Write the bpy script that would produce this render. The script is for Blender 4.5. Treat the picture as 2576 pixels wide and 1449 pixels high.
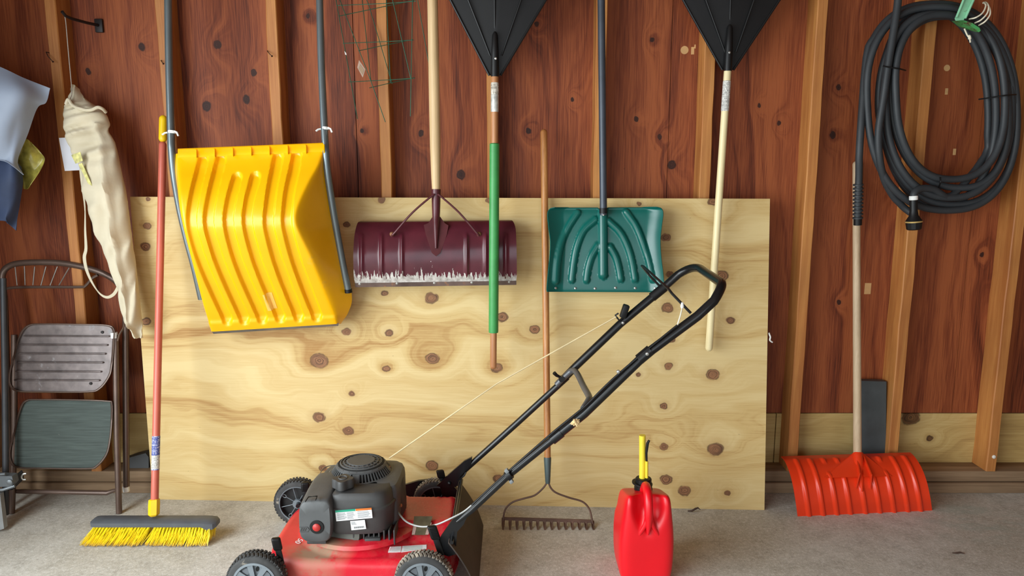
import bpy, bmesh, math, random
import numpy as np
from mathutils import Vector, Matrix

random.seed(7); rng = np.random.default_rng(7)
for o in list(bpy.data.objects): bpy.data.objects.remove(o)
scene = bpy.context.scene
COL = scene.collection

# ---------------------------------------------------------------- camera, light, exposure
F = 1860.0                       # focal length in pixels of the 2576 x 1449 frame
TH = math.radians(9.6)           # pitch below the horizon
CAM = Vector((0.0, -2.76, 1.337))
cd = bpy.data.cameras.new('camera'); cam = bpy.data.objects.new('camera', cd); COL.objects.link(cam)
cd.sensor_width = 36.0; cd.lens = 36.0 * F / 2576.0; cd.clip_start = 0.05
cam.location = CAM; cam.rotation_euler = (math.pi / 2 - TH, 0, 0)
scene.camera = cam

world = bpy.data.worlds.new('World'); scene.world = world; world.use_nodes = True
wbg = world.node_tree.nodes['Background']
wbg.inputs[0].default_value = (0.78, 0.88, 1.0, 1); wbg.inputs[1].default_value = 1.2

def area(name, loc, size, rot, power, col):
    l = bpy.data.lights.new(name, 'AREA'); l.shape = 'RECTANGLE'; l.size, l.size_y = size
    l.energy = power; l.color = col
    o = bpy.data.objects.new(name, l); COL.objects.link(o); o.location = loc; o.rotation_euler = rot
    return o
# daylight of the open overhead door in the left wall; then an added fill lamp behind the camera
area('daylight_door_left', (-2.13, -3.05, 1.15), (2.0, 4.3), (0, -math.pi / 2 + math.radians(20), 0), 225, (0.91, 0.985, 1.0))
area('fill_lamp_front', (0.2, -5.95, 1.15), (3.6, 2.1), (math.pi / 2 - math.radians(15), 0, 0), 36, (0.92, 0.985, 1.0))

vs = scene.view_settings
vs.view_transform = 'Standard'; vs.look = 'None'; vs.gamma = 1.0; vs.use_curve_mapping = False
vs.exposure = 0.0

# ---------------------------------------------------------------- measuring helpers
CS, SN = math.cos(TH), math.sin(TH)
def ray(px, py):
    u = (px - 1288.0) / F; v = (724.5 - py) / F
    return u, v * SN + CS, v * CS - SN
def U(px, py, Y):
    """point of the upright plane y=Y seen at (px,py)"""
    a, b, c = ray(px, py); t = (Y - CAM.y) / b
    return Vector((a * t, Y, CAM.z + c * t))
def UZ(px, py, Z):
    a, b, c = ray(px, py); t = (Z - CAM.z) / c
    return Vector((a * t, CAM.y + b * t, Z))
def UX(px, py, X):
    a, b, c = ray(px, py); t = X / a
    return Vector((X, CAM.y + b * t, CAM.z + c * t))
def PT(lst): return [U(*p) for p in lst]
def spl(pts, n=8, closed=False):
    """Catmull-Rom through tuples"""
    P = [np.array(p, float) for p in pts]; out = []; m = len(P)
    rngi = range(m if closed else m - 1)
    for i in rngi:
        p1, p2 = P[i], P[(i + 1) % m]
        p0 = P[(i - 1) % m] if (closed or i > 0) else 2 * p1 - p2
        p3 = P[(i + 2) % m] if (closed or i + 2 < m) else 2 * p2 - p1
        for k in range(n):
            t = k / n
            out.append(0.5 * ((2 * p1) + (-p0 + p2) * t + (2 * p0 - 5 * p1 + 4 * p2 - p3) * t * t + (-p0 + 3 * p1 - 3 * p2 + p3) * t ** 3))
    if not closed: out.append(P[-1])
    return [tuple(o) for o in out]
def smooth01(x):
    x = np.clip(x, 0, 1); return x * x * (3 - 2 * x)

# ---------------------------------------------------------------- materials
def lin(c):
    r = []
    for x in c[:3]:
        x = x / 255.0
        r.append(x / 12.92 if x <= 0.04045 else ((x + 0.055) / 1.055) ** 2.4)
    return (*r, 1.0)

class G:
    def __init__(s, name, rough=0.5, metal=0.0, spec=0.5):
        s.m = bpy.data.materials.new(name); s.m.use_nodes = True
        s.nt = s.m.node_tree; s.b = s.nt.nodes['Principled BSDF']
        s.b.inputs['Roughness'].default_value = rough; s.b.inputs['Metallic'].default_value = metal
        s.b.inputs['Specular IOR Level'].default_value = spec
        s.tc = s.nt.nodes.new('ShaderNodeTexCoord')
        s.P = s.tc.outputs['Object']
    def put(s, sock, v):
        if hasattr(v, 'is_output') or isinstance(v, bpy.types.NodeSocket): s.nt.links.new(v, sock)
        else:
            sock.default_value = v
    def math(s, op, a, b=0.0, c=0.0, clamp=False):
        n = s.nt.nodes.new('ShaderNodeMath'); n.operation = op; n.use_clamp = clamp
        s.put(n.inputs[0], a); s.put(n.inputs[1], b); s.put(n.inputs[2], c)
        return n.outputs[0]
    def sep(s, v):
        n = s.nt.nodes.new('ShaderNodeSeparateXYZ'); s.put(n.inputs[0], v); return n.outputs
    def vec(s, x, y, z):
        n = s.nt.nodes.new('ShaderNodeCombineXYZ')
        s.put(n.inputs[0], x); s.put(n.inputs[1], y); s.put(n.inputs[2], z); return n.outputs[0]
    def vm(s, op, a, b):
        n = s.nt.nodes.new('ShaderNodeVectorMath'); n.operation = op
        s.put(n.inputs[0], a); s.put(n.inputs[1], b)
        return n.outputs['Value'] if op in ('DISTANCE', 'LENGTH', 'DOT_PRODUCT') else n.outputs['Vector']
    def noise(s, v, scale=5, detail=3, rough=0.55, dist=0.0, color=False):
        n = s.nt.nodes.new('ShaderNodeTexNoise'); s.put(n.inputs['Vector'], v)
        n.inputs['Scale'].default_value = scale; n.inputs['Detail'].default_value = detail
        n.inputs['Roughness'].default_value = rough; n.inputs['Distortion'].default_value = dist
        return n.outputs['Color' if color else 'Fac']
    def ramp(s, f, stops, interp='LINEAR'):
        n = s.nt.nodes.new('ShaderNodeValToRGB'); s.put(n.inputs[0], f); e = n.color_ramp.elements
        n.color_ramp.interpolation = interp
        while len(e) < len(stops): e.new(0.5)
        for i, (p, c) in enumerate(stops): e[i].position = p; e[i].color = c if len(c) == 4 else (*c, 1)
        return n.outputs[0]
    def rng(s, x, a, b, c=0.0, d=1.0):
        n = s.nt.nodes.new('ShaderNodeMapRange'); s.put(n.inputs[0], x)
        for i, k in enumerate((a, b, c, d)): n.inputs[i + 1].default_value = k
        return n.outputs[0]
    def mix(s, f, a, b, blend='MIX'):
        n = s.nt.nodes.new('ShaderNodeMix'); n.data_type = 'RGBA'; n.blend_type = blend
        s.put(n.inputs[0], f); s.put(n.inputs[6], a); s.put(n.inputs[7], b); return n.outputs[2]
    def rnd(s):
        n = s.nt.nodes.new('ShaderNodeObjectInfo'); return n.outputs['Random']
    def color(s, c): s.put(s.b.inputs['Base Color'], c)
    def roughness(s, c): s.put(s.b.inputs['Roughness'], c)
    def bump(s, h, strength=0.3, dist=0.004):
        n = s.nt.nodes.new('ShaderNodeBump'); n.inputs['Strength'].default_value = strength
        n.inputs['Distance'].default_value = dist; s.put(n.inputs['Height'], h)
        s.nt.links.new(n.outputs[0], s.b.inputs['Normal'])

MATS = {}
def mat(name, rgb, rough=0.5, metal=0.0, var=0.12, vs_=12, stretch=(1, 1, 1), bump=0.0, dirt=None, spec=0.5):
    """painted / plastic / metal surface with mottling; dirt = (rgb, threshold, scale)"""
    if name in MATS: return MATS[name]
    g = G(name, rough, metal, spec); c = lin(rgb)
    p = g.vm('MULTIPLY', g.P, stretch)
    n = g.noise(p, vs_, 4)
    lo = tuple(x * (1 - var * 1.6) for x in c[:3]); hi = tuple(min(1, x * (1 + var * 1.3)) for x in c[:3])
    col = g.ramp(n, [(0.3, lo), (0.7, hi)])
    if dirt:
        d = g.noise(g.P, dirt[2], 5, 0.65)
        f = g.rng(d, dirt[1], dirt[1] + 0.12)
        col = g.mix(f, col, lin(dirt[0]))
        g.roughness(g.math('MULTIPLY_ADD', f, 0.35, rough, clamp=True))
    g.color(col)
    if bump: g.bump(g.noise(p, vs_ * 8, 3), bump)
    MATS[name] = g.m; return g.m

def stick_wood(name, light, dark, rough=0.45, grain=1.0, axis='z', end=None):
    """turned or sawn stick, grain running along z"""
    if name in MATS: return MATS[name]
    g = G(name, rough); r = g.math('MULTIPLY', g.rnd(), 37.0)
    x, y, z = g.sep(g.P)
    if axis == 'x': x, z = z, x
    v = g.vec(g.math('ADD', g.math('MULTIPLY', x, 26.0), r), g.math('MULTIPLY', y, 26.0), g.math('ADD', g.math('MULTIPLY', z, 1.3), r))
    n = g.noise(v, 1.0, 4, 0.6, 0.8)
    fine = g.noise(g.vec(g.math('MULTIPLY', x, 300.0), g.math('MULTIPLY', y, 300.0), g.math('MULTIPLY', z, 9.0)), 1.0, 2)
    f = g.math('ADD', g.math('MULTIPLY', n, 0.75), g.math('MULTIPLY', fine, 0.25))
    col = g.ramp(f, [(0.34, lin(dark)), (0.52, lin([(a + b) / 2 for a, b in zip(light, dark)])), (0.68, lin(light))])
    blot = g.noise(g.vec(g.math('ADD', x, r), y, g.math('MULTIPLY', z, 0.5)), 7.0, 3)
    col = g.mix(g.rng(blot, 0.3, 0.75, 0.0, 0.35 * grain), col, lin([a * 0.6 for a in dark]))
    g.color(col); g.bump(f, 0.25, 0.002)
    MATS[name] = g.m; return g.m

def sheet_wood(name, knots, light, mid, dark, knotc, vertical=False, rough=0.6, K=9.0, A=4.0, C=1.6, bands=1.0, stretchy=1.0, spec=0.3, edge=(60, 40, 25), fineamt=0.35, halo=0.35):
    """rotary cut plywood: flowing bands that loop round the listed knots (along, across, radius)"""
    g = G(name, rough, spec=spec)
    x, y, z = g.sep(g.P)
    al, ac = (z, x) if vertical else (x, z)
    p0 = g.vec(al, ac, 0.0)
    wob = g.vm('MULTIPLY', g.vm('SUBTRACT', g.noise(p0, 38, 2, color=True), (0.5, 0.5, 0.5)), (0.013, 0.013, 0.0))
    p = g.vm('MULTIPLY', g.vm('ADD', p0, wob), (0.8, 1.0, 0.0))
    m = None
    for (a, b, r) in knots:
        d = g.math('DIVIDE', g.vm('DISTANCE', p, (a * 0.8, b, 0.0)), r)
        m = d if m is None else g.math('MINIMUM', m, d)
    bumpv = g.math('EXPONENT', g.math('MULTIPLY', g.math('MULTIPLY', m, m), -0.055))
    n1 = g.noise(g.vec(g.math('MULTIPLY', al, 1.0 * stretchy), g.math('MULTIPLY', ac, 3.0), 0.3), 1.0, 3, 0.5, 0.4)
    field = g.math('ADD', g.math('ADD', g.math('MULTIPLY', ac, K), g.math('MULTIPLY', n1, A)), g.math('MULTIPLY', bumpv, C))
    b1 = g.noise(g.vec(g.math('MULTIPLY', al, 0.35), field, 0.0), 1.0, 5, 0.62)
    fine = g.noise(g.vec(g.math('MULTIPLY', al, 7.0), g.math('MULTIPLY', ac, 240.0), 0.0), 1.0, 3)
    f = g.math('ADD', g.math('MULTIPLY', g.math('SUBTRACT', b1, 0.5), 1.25 * bands), g.math('ADD', 0.5, g.math('MULTIPLY', g.math('SUBTRACT', fine, 0.5), fineamt)))
    col = g.ramp(f, [(0.22, lin(dark)), (0.42, lin(mid)), (0.68, lin(light))])
    col = g.mix(g.rng(m, 2.4, 0.9, 0.0, halo), col, lin(dark))
    kn = g.noise(g.vec(m, al, ac), 9.0, 2)
    kcol = g.mix(g.rng(kn, 0.4, 0.62), lin(knotc), lin([c * 0.6 for c in knotc]))
    col = g.mix(g.rng(m, 1.0, 0.9), col, kcol)
    ring = g.math('SUBTRACT', 1.0, g.math('MULTIPLY', g.math('ABSOLUTE', g.math('SUBTRACT', m, 1.0)), 6.0), clamp=True)
    ringn = g.rng(g.noise(p0, 30, 1), 0.3, 0.5)
    col = g.mix(g.math('MULTIPLY', g.math('MULTIPLY', ring, ringn), 0.85), col, lin(edge))
    speck = g.noise(g.vec(g.math('MULTIPLY', al, 40.0), g.math('MULTIPLY', ac, 110.0), 3.0), 1.0, 2)
    col = g.mix(g.rng(speck, 0.74, 0.80, 0.0, 0.5), col, lin(edge))
    g.color(col); g.bump(f, 0.22, 0.003)
    MATS[name] = g.m; return g.m

# ---------------------------------------------------------------- mesh helpers
class MB:
    def __init__(s): s.v = []; s.f = []
    def add(s, V, Fc):
        o = len(s.v); s.v += [tuple(map(float, p)) for p in V]; s.f += [tuple(i + o for i in f) for f in Fc]; return s
    def box(s, c, size, rot=None, bev=0.0, seg=2, taper=(1, 1), shear=(0, 0)):
        bm = bmesh.new(); bmesh.ops.create_cube(bm, size=1.0)
        for v in bm.verts:
            k = (taper[0], taper[1]) if v.co.z > 0 else (1, 1)
            v.co = Vector((v.co.x * size[0] * k[0] + (shear[0] if v.co.z > 0 else 0), v.co.y * size[1] * k[1] + (shear[1] if v.co.z > 0 else 0), v.co.z * size[2]))
        if bev: bmesh.ops.bevel(bm, geom=bm.edges[:], offset=bev, segments=seg, profile=0.5, affect='EDGES')
        R = rot if rot is not None else Matrix.Identity(3)
        bm.verts.index_update(); C = Vector(c)
        s.add([R @ v.co + C for v in bm.verts], [[v.index for v in f.verts] for f in bm.faces]); bm.free(); return s
    def tube(s, pts, r, seg=10, closed=False, cap=True, squash=None):
        P = [Vector(p) for p in pts]; n = len(P)
        rr = r if hasattr(r, '__len__') else [r] * n
        T = []
        for i in range(n):
            a = P[(i - 1) % n] if (closed or i > 0) else P[i]; b = P[(i + 1) % n] if (closed or i < n - 1) else P[i]
            T.append((b - a).normalized() if (b - a).length > 1e-9 else Vector((0, 0, 1)))
        up = Vector((0, 0, 1)) if abs(T[0].z) < 0.9 else Vector((1, 0, 0))
        x = T[0].cross(up).normalized(); V = []; Fc = []
        for i in range(n):
            x = (x - T[i] * x.dot(T[i])); x = x.normalized() if x.length > 1e-9 else T[i].orthogonal().normalized()
            y = T[i].cross(x)
            for k in range(seg):
                a = 2 * math.pi * k / seg
                V.append(P[i] + (x * math.cos(a) + y * math.sin(a)) * rr[i])
        for i in range(n if closed else n - 1):
            j = (i + 1) % n
            for k in range(seg):
                k2 = (k + 1) % seg
                Fc.append((i * seg + k, i * seg + k2, j * seg + k2, j * seg + k))
        if cap and not closed:
            Fc.append(tuple(range(seg))[::-1]); Fc.append(tuple((n - 1) * seg + k for k in range(seg)))
        return s.add(V, Fc)
    def lathe(s, prof, o, axis=(0, 0, 1), seg=24, xdir=None, cap=True):
        o = Vector(o); z = Vector(axis).normalized(); x = (Vector(xdir) if xdir else z.orthogonal()).normalized(); y = z.cross(x)
        V = []; Fc = []
        for (r, h) in prof:
            for k in range(seg):
                a = 2 * math.pi * k / seg; V.append(o + z * h + (x * math.cos(a) + y * math.sin(a)) * max(r, 1e-5))
        for i in range(len(prof) - 1):
            for k in range(seg):
                k2 = (k + 1) % seg; Fc.append((i * seg + k, i * seg + k2, (i + 1) * seg + k2, (i + 1) * seg + k))
        if cap: Fc.append(tuple(range(seg))[::-1]); Fc.append(tuple((len(prof) - 1) * seg + k for k in range(seg)))
        return s.add(V, Fc)
    def prism(s, front, off):
        a = [Vector(p) for p in front]; off = Vector(off); n = len(a)
        Fc = [tuple(range(n)), tuple(range(n, 2 * n))[::-1]]
        for i in range(n): j = (i + 1) % n; Fc.append((i, i + n, j + n, j))
        return s.add(a + [p + off for p in a], Fc)
    def loft(s, rings, cap=True, closed=True):
        n = len(rings[0]); V = [p for r in rings for p in r]; Fc = []
        for i in range(len(rings) - 1):
            for k in range(n if closed else n - 1):
                k2 = (k + 1) % n; Fc.append((i * n + k, i * n + k2, (i + 1) * n + k2, (i + 1) * n + k))
        if cap: Fc.append(tuple(range(n))[::-1]); Fc.append(tuple((len(rings) - 1) * n + k for k in range(n)))
        return s.add(V, Fc)
    def sheet(s, P, thick, N=None):
        """P[rows,cols,3] front surface, thickness away from the normal"""
        P = np.asarray(P, float); nr, nc = P.shape[:2]
        if N is None: N = normals(P)
        Q = P - N * thick; V = np.concatenate([P.reshape(-1, 3), Q.reshape(-1, 3)]).tolist(); h = nr * nc; Fc = []
        for i in range(nr - 1):
            for j in range(nc - 1):
                a = i * nc + j; b = a + 1; c = a + nc + 1; d = a + nc
                Fc.append((a, b, c, d)); Fc.append((a + h, d + h, c + h, b + h))
        for i in range(nr - 1):
            for j in (0, nc - 1):
                a = i * nc + j; d = a + nc; Fc.append((a, d, d + h, a + h))
        for j in range(nc - 1):
            for i in (0, nr - 1):
                a = i * nc + j; b = a + 1; Fc.append((a, b, b + h, a + h))
        return s.add(V, Fc)
    def build(s, name, m, parent=None, smooth=40, mesh_only=False, fix=True):
        off = Vector((0, 0, 0)); r = parent
        if r is not None:
            while r.parent: r = r.parent
            off = ORG.get(r.name, Vector((0, 0, 0)))
        me = bpy.data.meshes.new(name)
        me.from_pydata([(a - off.x, b - off.y, c - off.z) for a, b, c in s.v], [], s.f)
        if fix:
            bm = bmesh.new(); bm.from_mesh(me); bmesh.ops.recalc_face_normals(bm, faces=bm.faces[:]); bm.to_mesh(me); bm.free()
        if smooth:
            me.shade_smooth(); me.set_sharp_from_angle(angle=math.radians(smooth))
        me.materials.append(m)
        if mesh_only: return me
        o = bpy.data.objects.new(name, me); COL.objects.link(o)
        if parent is not None: o.parent = parent
        return o
ORG = {}
def normals(P):
    du = np.gradient(P, axis=1); dv = np.gradient(P, axis=0); N = np.cross(du, dv)
    N /= np.linalg.norm(N, axis=2, keepdims=True) + 1e-12
    toc = np.array(CAM) - P
    if (N * toc).sum() < 0: N = -N
    return N
def tag(o, label, cat, group=None, kind=None):
    o['label'] = label; o['category'] = cat
    if group: o['group'] = group
    if kind: o['kind'] = kind
    return o
def thing(name, label, cat, loc, group=None):
    o = bpy.data.objects.new(name, None); COL.objects.link(o); o.location = loc; o.empty_display_size = 0.05
    ORG[o.name] = Vector(loc); return tag(o, label, cat, group)
def single(mb, name, m, label, cat, loc=None, smooth=40, group=None):
    """a thing that is one mesh, origin at loc"""
    loc = Vector(loc) if loc is not None else Vector((0, 0, 0))
    me_o = MB(); me_o.v = [(a - loc.x, b - loc.y, c - loc.z) for a, b, c in mb.v]; me_o.f = mb.f
    o = me_o.build(name, m, None, smooth); o.location = loc
    return tag(o, label, cat, group)
def struct(mb, name, m, smooth=30):
    o = mb.build(name, m, None, smooth); o['kind'] = 'structure'; return o
def rotx(a): return Matrix.Rotation(a, 3, 'X')
def roty(a): return Matrix.Rotation(a, 3, 'Y')
def rotz(a): return Matrix.Rotation(a, 3, 'Z')
def rows_interp(rows, n):
    """rows: list of equal length tuples -> n smoothly interpolated rows (array)"""
    k = max(2, int(math.ceil(n / (len(rows) - 1)))); s = np.array(spl(rows, k))
    t = np.linspace(0, len(s) - 1, n); i = np.minimum(t.astype(int), len(s) - 2); f = (t - i)[:, None]
    return s[i] * (1 - f) + s[i + 1] * f
def seg_dist(X, Y, line):
    """distance of arrays X,Y to a polyline, and where along it (0..1)"""
    best = np.full(X.shape, 1e9)
    for (x0, y0), (x1, y1) in zip(line[:-1], line[1:]):
        dx, dy = x1 - x0, y1 - y0; L = dx * dx + dy * dy + 1e-12
        t = np.clip(((X - x0) * dx + (Y - y0) * dy) / L, 0, 1)
        best = np.minimum(best, np.hypot(X - x0 - t * dx, Y - y0 - t * dy))
    return best
def UG(PX, PY, YY):
    """array version of U"""
    u = (PX - 1288.0) / F; v = (724.5 - PY) / F; b = v * SN + CS; c = v * CS - SN
    t = (YY - CAM.y) / b
    return np.stack([u * t, YY + 0 * t, CAM.z + c * t], axis=-1)

# ================================================================ the garage
YS, YW = 0.095, 0.19             # front of the studs, front of the sheathing
XL, XR, YF, ZC = -2.12, 3.4, -6.0, 2.62

def concrete():
    g = G('concrete', 0.85, spec=0.25); x, y, z = g.sep(g.P); p = g.vec(x, y, 0.0)
    big = g.noise(p, 1.6, 4, 0.6); mid = g.noise(p, 14, 5, 0.65); fine = g.math('MULTIPLY_ADD', g.noise(p, 75, 3, 0.7), 0.5, g.math('MULTIPLY', g.noise(p, 210, 3, 0.7), 0.5))
    col = g.ramp(mid, [(0.28, lin((162, 158, 150))), (0.5, lin((186, 183, 175))), (0.75, lin((202, 199, 192)))])
    col = g.mix(g.rng(big, 0.38, 0.66, 0.0, 0.55), col, lin((166, 157, 140)))
    col = g.mix(g.rng(fine, 0.50, 0.68, 0.0, 0.75), col, lin((226, 224, 218)))
    col = g.mix(g.rng(fine, 0.46, 0.32, 0.0, 0.6), col, lin((120, 112, 104)))
    # patch of greenish spilled paint near the right corner, brown tracks
    sp = g.noise(g.vec(g.math('MULTIPLY', x, 1.0), g.math('MULTIPLY', y, 2.2), 4.0), 5.0, 5, 0.7)
    dpt = g.vm('DISTANCE', g.vec(x, g.math('MULTIPLY', y, 1.6), 0.0), (1.75, -0.22, 0.0))
    f = g.math('MULTIPLY', g.rng(dpt, 0.42, 0.1), g.rng(sp, 0.44, 0.6))
    col = g.mix(g.math('MULTIPLY', f, 0.45), col, lin((150, 168, 160)))
    # hairline crack running away from the broom
    w = g.noise(g.vec(0.0, y, 0.0), 9.0, 4, 0.7)
    cx = g.math('ADD', -1.0, g.math('ADD', g.math('MULTIPLY', w, 0.16), g.math('MULTIPLY', y, -0.05)))
    d = g.math('ABSOLUTE', g.math('SUBTRACT', x, cx))
    ww = g.math('MULTIPLY_ADD', g.noise(p, 60, 3), 0.011, -0.0025)
    crack = g.math('LESS_THAN', d, ww)
    col = g.mix(g.math('MULTIPLY', crack, 0.75), col, g.mix(g.noise(p, 120, 2), lin((80, 72, 64)), lin((225, 222, 216))))
    g.color(col)
    g.bump(g.math('ADD', g.math('MULTIPLY', fine, 0.6), g.math('MULTIPLY', mid, 0.6)), 0.55, 0.004)
    return g.m
m_conc = concrete()
m_fir = stick_wood('old_fir', (208, 146, 78), (166, 100, 46), 0.6)
m_sill = stick_wood('grey_sill_wood', (176, 148, 116), (128, 102, 76), 0.75, axis='x')
m_dull = stick_wood('dull_boards', (150, 110, 80), (110, 76, 52), 0.75)

wk = [(547, 112, 10), (357, 118, 9), (638, 183, 8), (620, 250, 10), (520, 268, 12), (222, 180, 8), (240, 330, 7), (775, 40, 5),
      (912, 330, 5), (1160, 440, 12), (1060, 335, 8), (1330, 330, 7), (1660, 345, 7), (1690, 415, 11), (1910, 265, 5), (1350, 60, 6), (1960, 310, 6),
      (2095, 340, 8), (2110, 220, 7), (1600, 300, 6), (1640, 100, 6), (2470, 640, 6), (2110, 760, 6), (1440, 250, 5)]
KW = []
for (a, b, r) in wk:
    p = U(a, b, YW); KW.append((p.z, p.x, r * 1.3e-3))
m_sheath = sheet_wood('stained_sheathing', KW, (152, 82, 45), (120, 57, 30), (80, 34, 17), (66, 33, 22), vertical=True, K=11.0, A=4.0, C=0.9, bands=1.3, stretchy=0.8, edge=(40, 20, 14), fineamt=0.75, halo=0.18)
KK = [(U(2290, 1055, YW).x, 0.29, 0.03), (1.75, 0.2, 0.012), (0.9, 0.22, 0.012), (-1.4, .25, .012)]
m_kick = sheet_wood('pale_kick_board', KK, (206, 180, 124), (184, 154, 96), (150, 118, 70), (120, 84, 50), K=8, A=3.5)

floor = struct(MB().box(((XL + XR) / 2 - 0.6, (YF + 0.3) / 2 - 0.05, -0.06), (XR - XL + 1.4, 0.4 - YF, 0.12)), 'floor', m_conc)

wall = struct(MB().box(((XL + XR) / 2, YW + 0.05, ZC / 2), (XR - XL, 0.05, ZC)), 'wall_back', m_dull)
for x0, x1 in ((XL, -0.6095), (-0.6065, 0.611), (0.613, 1.83), (1.832, XR)):
    MB().box(((x0 + x1) / 2, YW + 0.012, (0.31 + ZC) / 2), (x1 - x0, 0.024, ZC - 0.312)).build('sheathing_panel', m_sheath, wall)
for x0, x1 in ((XL, -1.2), (-1.197, 1.1), (1.103, XR)):
    MB().box(((x0 + x1) / 2, YW + 0.010, 0.20), (x1 - x0, 0.022, 0.216), bev=0.0015, seg=1).build('kick_board', m_kick, wall)
MB().box(((XL + XR) / 2, YS + 0.048, 0.0225), (XR - XL, 0.105, 0.045), bev=0.004).build('sill_plate', m_sill, wall)
MB().box(((XL + XR) / 2, YS + 0.050, 0.0705), (XR - XL, 0.092, 0.045), bev=0.003).build('sill_plate', m_sill, wall)
# studs, 16 inches apart, slightly uneven edges
PITCH = 0.4064
stud_me = None
def stud_mesh(seed):
    r = np.random.default_rng(seed); mb = MB(); rings = []
    for z in np.linspace(0.094, ZC - 0.002, 26):
        a = r.normal(0, 0.0009, 4); b = 0.006
        x0, x1, y0, y1 = -0.0205 + a[0], 0.0205 + a[1], YS, YW
        rings.append([(x0, y1, z), (x0, y0 + b * .6, z), (x0 + b * .5, y0, z), (x1 - b * .5, y0, z), (x1, y0 + b * .6, z), (x1, y1, z)])
    return mb.loft(rings).build('stud', m_fir, None, 25, mesh_only=True)
SMS = [stud_mesh(k) for k in range(4)]
STUDX = [-0.0746 + (i - 4) * PITCH for i in range(-1, 13)]
STUDS = []
for i, x in enumerate(STUDX):
    if x < XL + .05 or x > XR - .05: continue
    o = bpy.data.objects.new('stud', SMS[i % 4]); COL.objects.link(o); o.parent = wall; o.location = (x, 0, 0); STUDS.append((x, o))
def stud_near(px, py):
    x = U(px, py, YS).x; return min(STUDS, key=lambda s: abs(s[0] - x))[1]
m_nail = mat('rusty_nail', (84, 62, 50), 0.6, 0.7)
m_whitep = mat('white_paint', (226, 222, 212), 0.6)
def nail(px0, py0, px1, py1, bend=0.0):
    a = U(px0, py0, YS - 0.002); b = U(px1, py1, YS - 0.02); st = stud_near(px0, py0); off = st.location
    mb = MB().tube([a + Vector((0, .02, 0)), a, (a + b) / 2 + Vector((0, -bend, 0)), b], 0.0016, 6); mb.lathe([(0.0036, 0), (0.0036, 0.0014)], b, b - a, 10)
    mb.v = [(p[0] - off.x, p[1], p[2]) for p in mb.v]
    o = mb.build('nail', m_nail, None); o.parent = st
nail(116, 131, 133, 155, 0.008); nail(672, 128, 684, 141, 0.006); nail(1792, 137, 1801, 133, 0.002); nail(405, 152, 411, 160, 0.002)
for (px, py) in ((2500, 1149),):
    c = U(px, py, YS); st = stud_near(px, py)
    o = MB().lathe([(0.0075, 0), (0.0075, 0.004), (0.005, 0.006)], (c.x - st.location.x, YS + 0.001, c.z), (0, -1, 0), 14).build('nail_head', m_whitep, None); o.parent = st
m_patch = mat('bare_wood_patch', (206, 162, 108), 0.7)
for (px, py, r) in ((1722, 126, 10), (2382, 171, 8)):
    c = U(px, py, YW)
    MB().lathe([(r * 1.52e-3, 0), (r * 1.52e-3, 0.0016)], (c.x, YW + 0.001, c.z), (0, -1, 0), 20).build('wood_patch', m_patch, wall)
for (a, b, c_, d) in ((1739, 118, 1746, 137), (1747, 112, 1750, 122), (2398, 374, 2404, 390), (2176, 712, 2190, 740), (2378, 222, 2384, 238)):
    p, q = U(a, b, YW), U(c_, d, YW)
    MB().box(((p.x + q.x) / 2, YW, (p.z + q.z) / 2), (abs(q.x - p.x), 0.0016, abs(p.z - q.z)), bev=.0005, seg=1).build('bare_scuff', m_patch, wall)
# corner, side and front walls around the place
struct(MB().box((XL - 0.05, (YW + -0.85) / 2, ZC / 2), (0.1, YW + 0.85 + .1, ZC)).box((XL - 0.05, -3.1, (2.25 + ZC) / 2), (0.1, 4.5, ZC - 2.25)).box((XL - 0.05, -5.7, ZC / 2), (0.1, 0.7, ZC)), 'wall_left', m_dull)
struct(MB().box((XR + 0.05, (YF + YW) / 2, ZC / 2), (0.1, YW - YF + .1, ZC)), 'wall_right', m_dull)
struct(MB().box((-1.87, YF - 0.05, ZC / 2), (0.5, 0.1, ZC)).box((2.75, YF - .05, ZC / 2), (1.3, .1, ZC)).box((0.2, YF - .05, (2.25 + ZC) / 2), (3.7, .1, ZC - 2.25)), 'wall_front', m_dull)
struct(MB().box(((XL + XR) / 2, (YF + YW) / 2, ZC + 0.05), (XR - XL + .2, YW - YF + .2, 0.1)), 'ceiling', m_dull)

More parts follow.
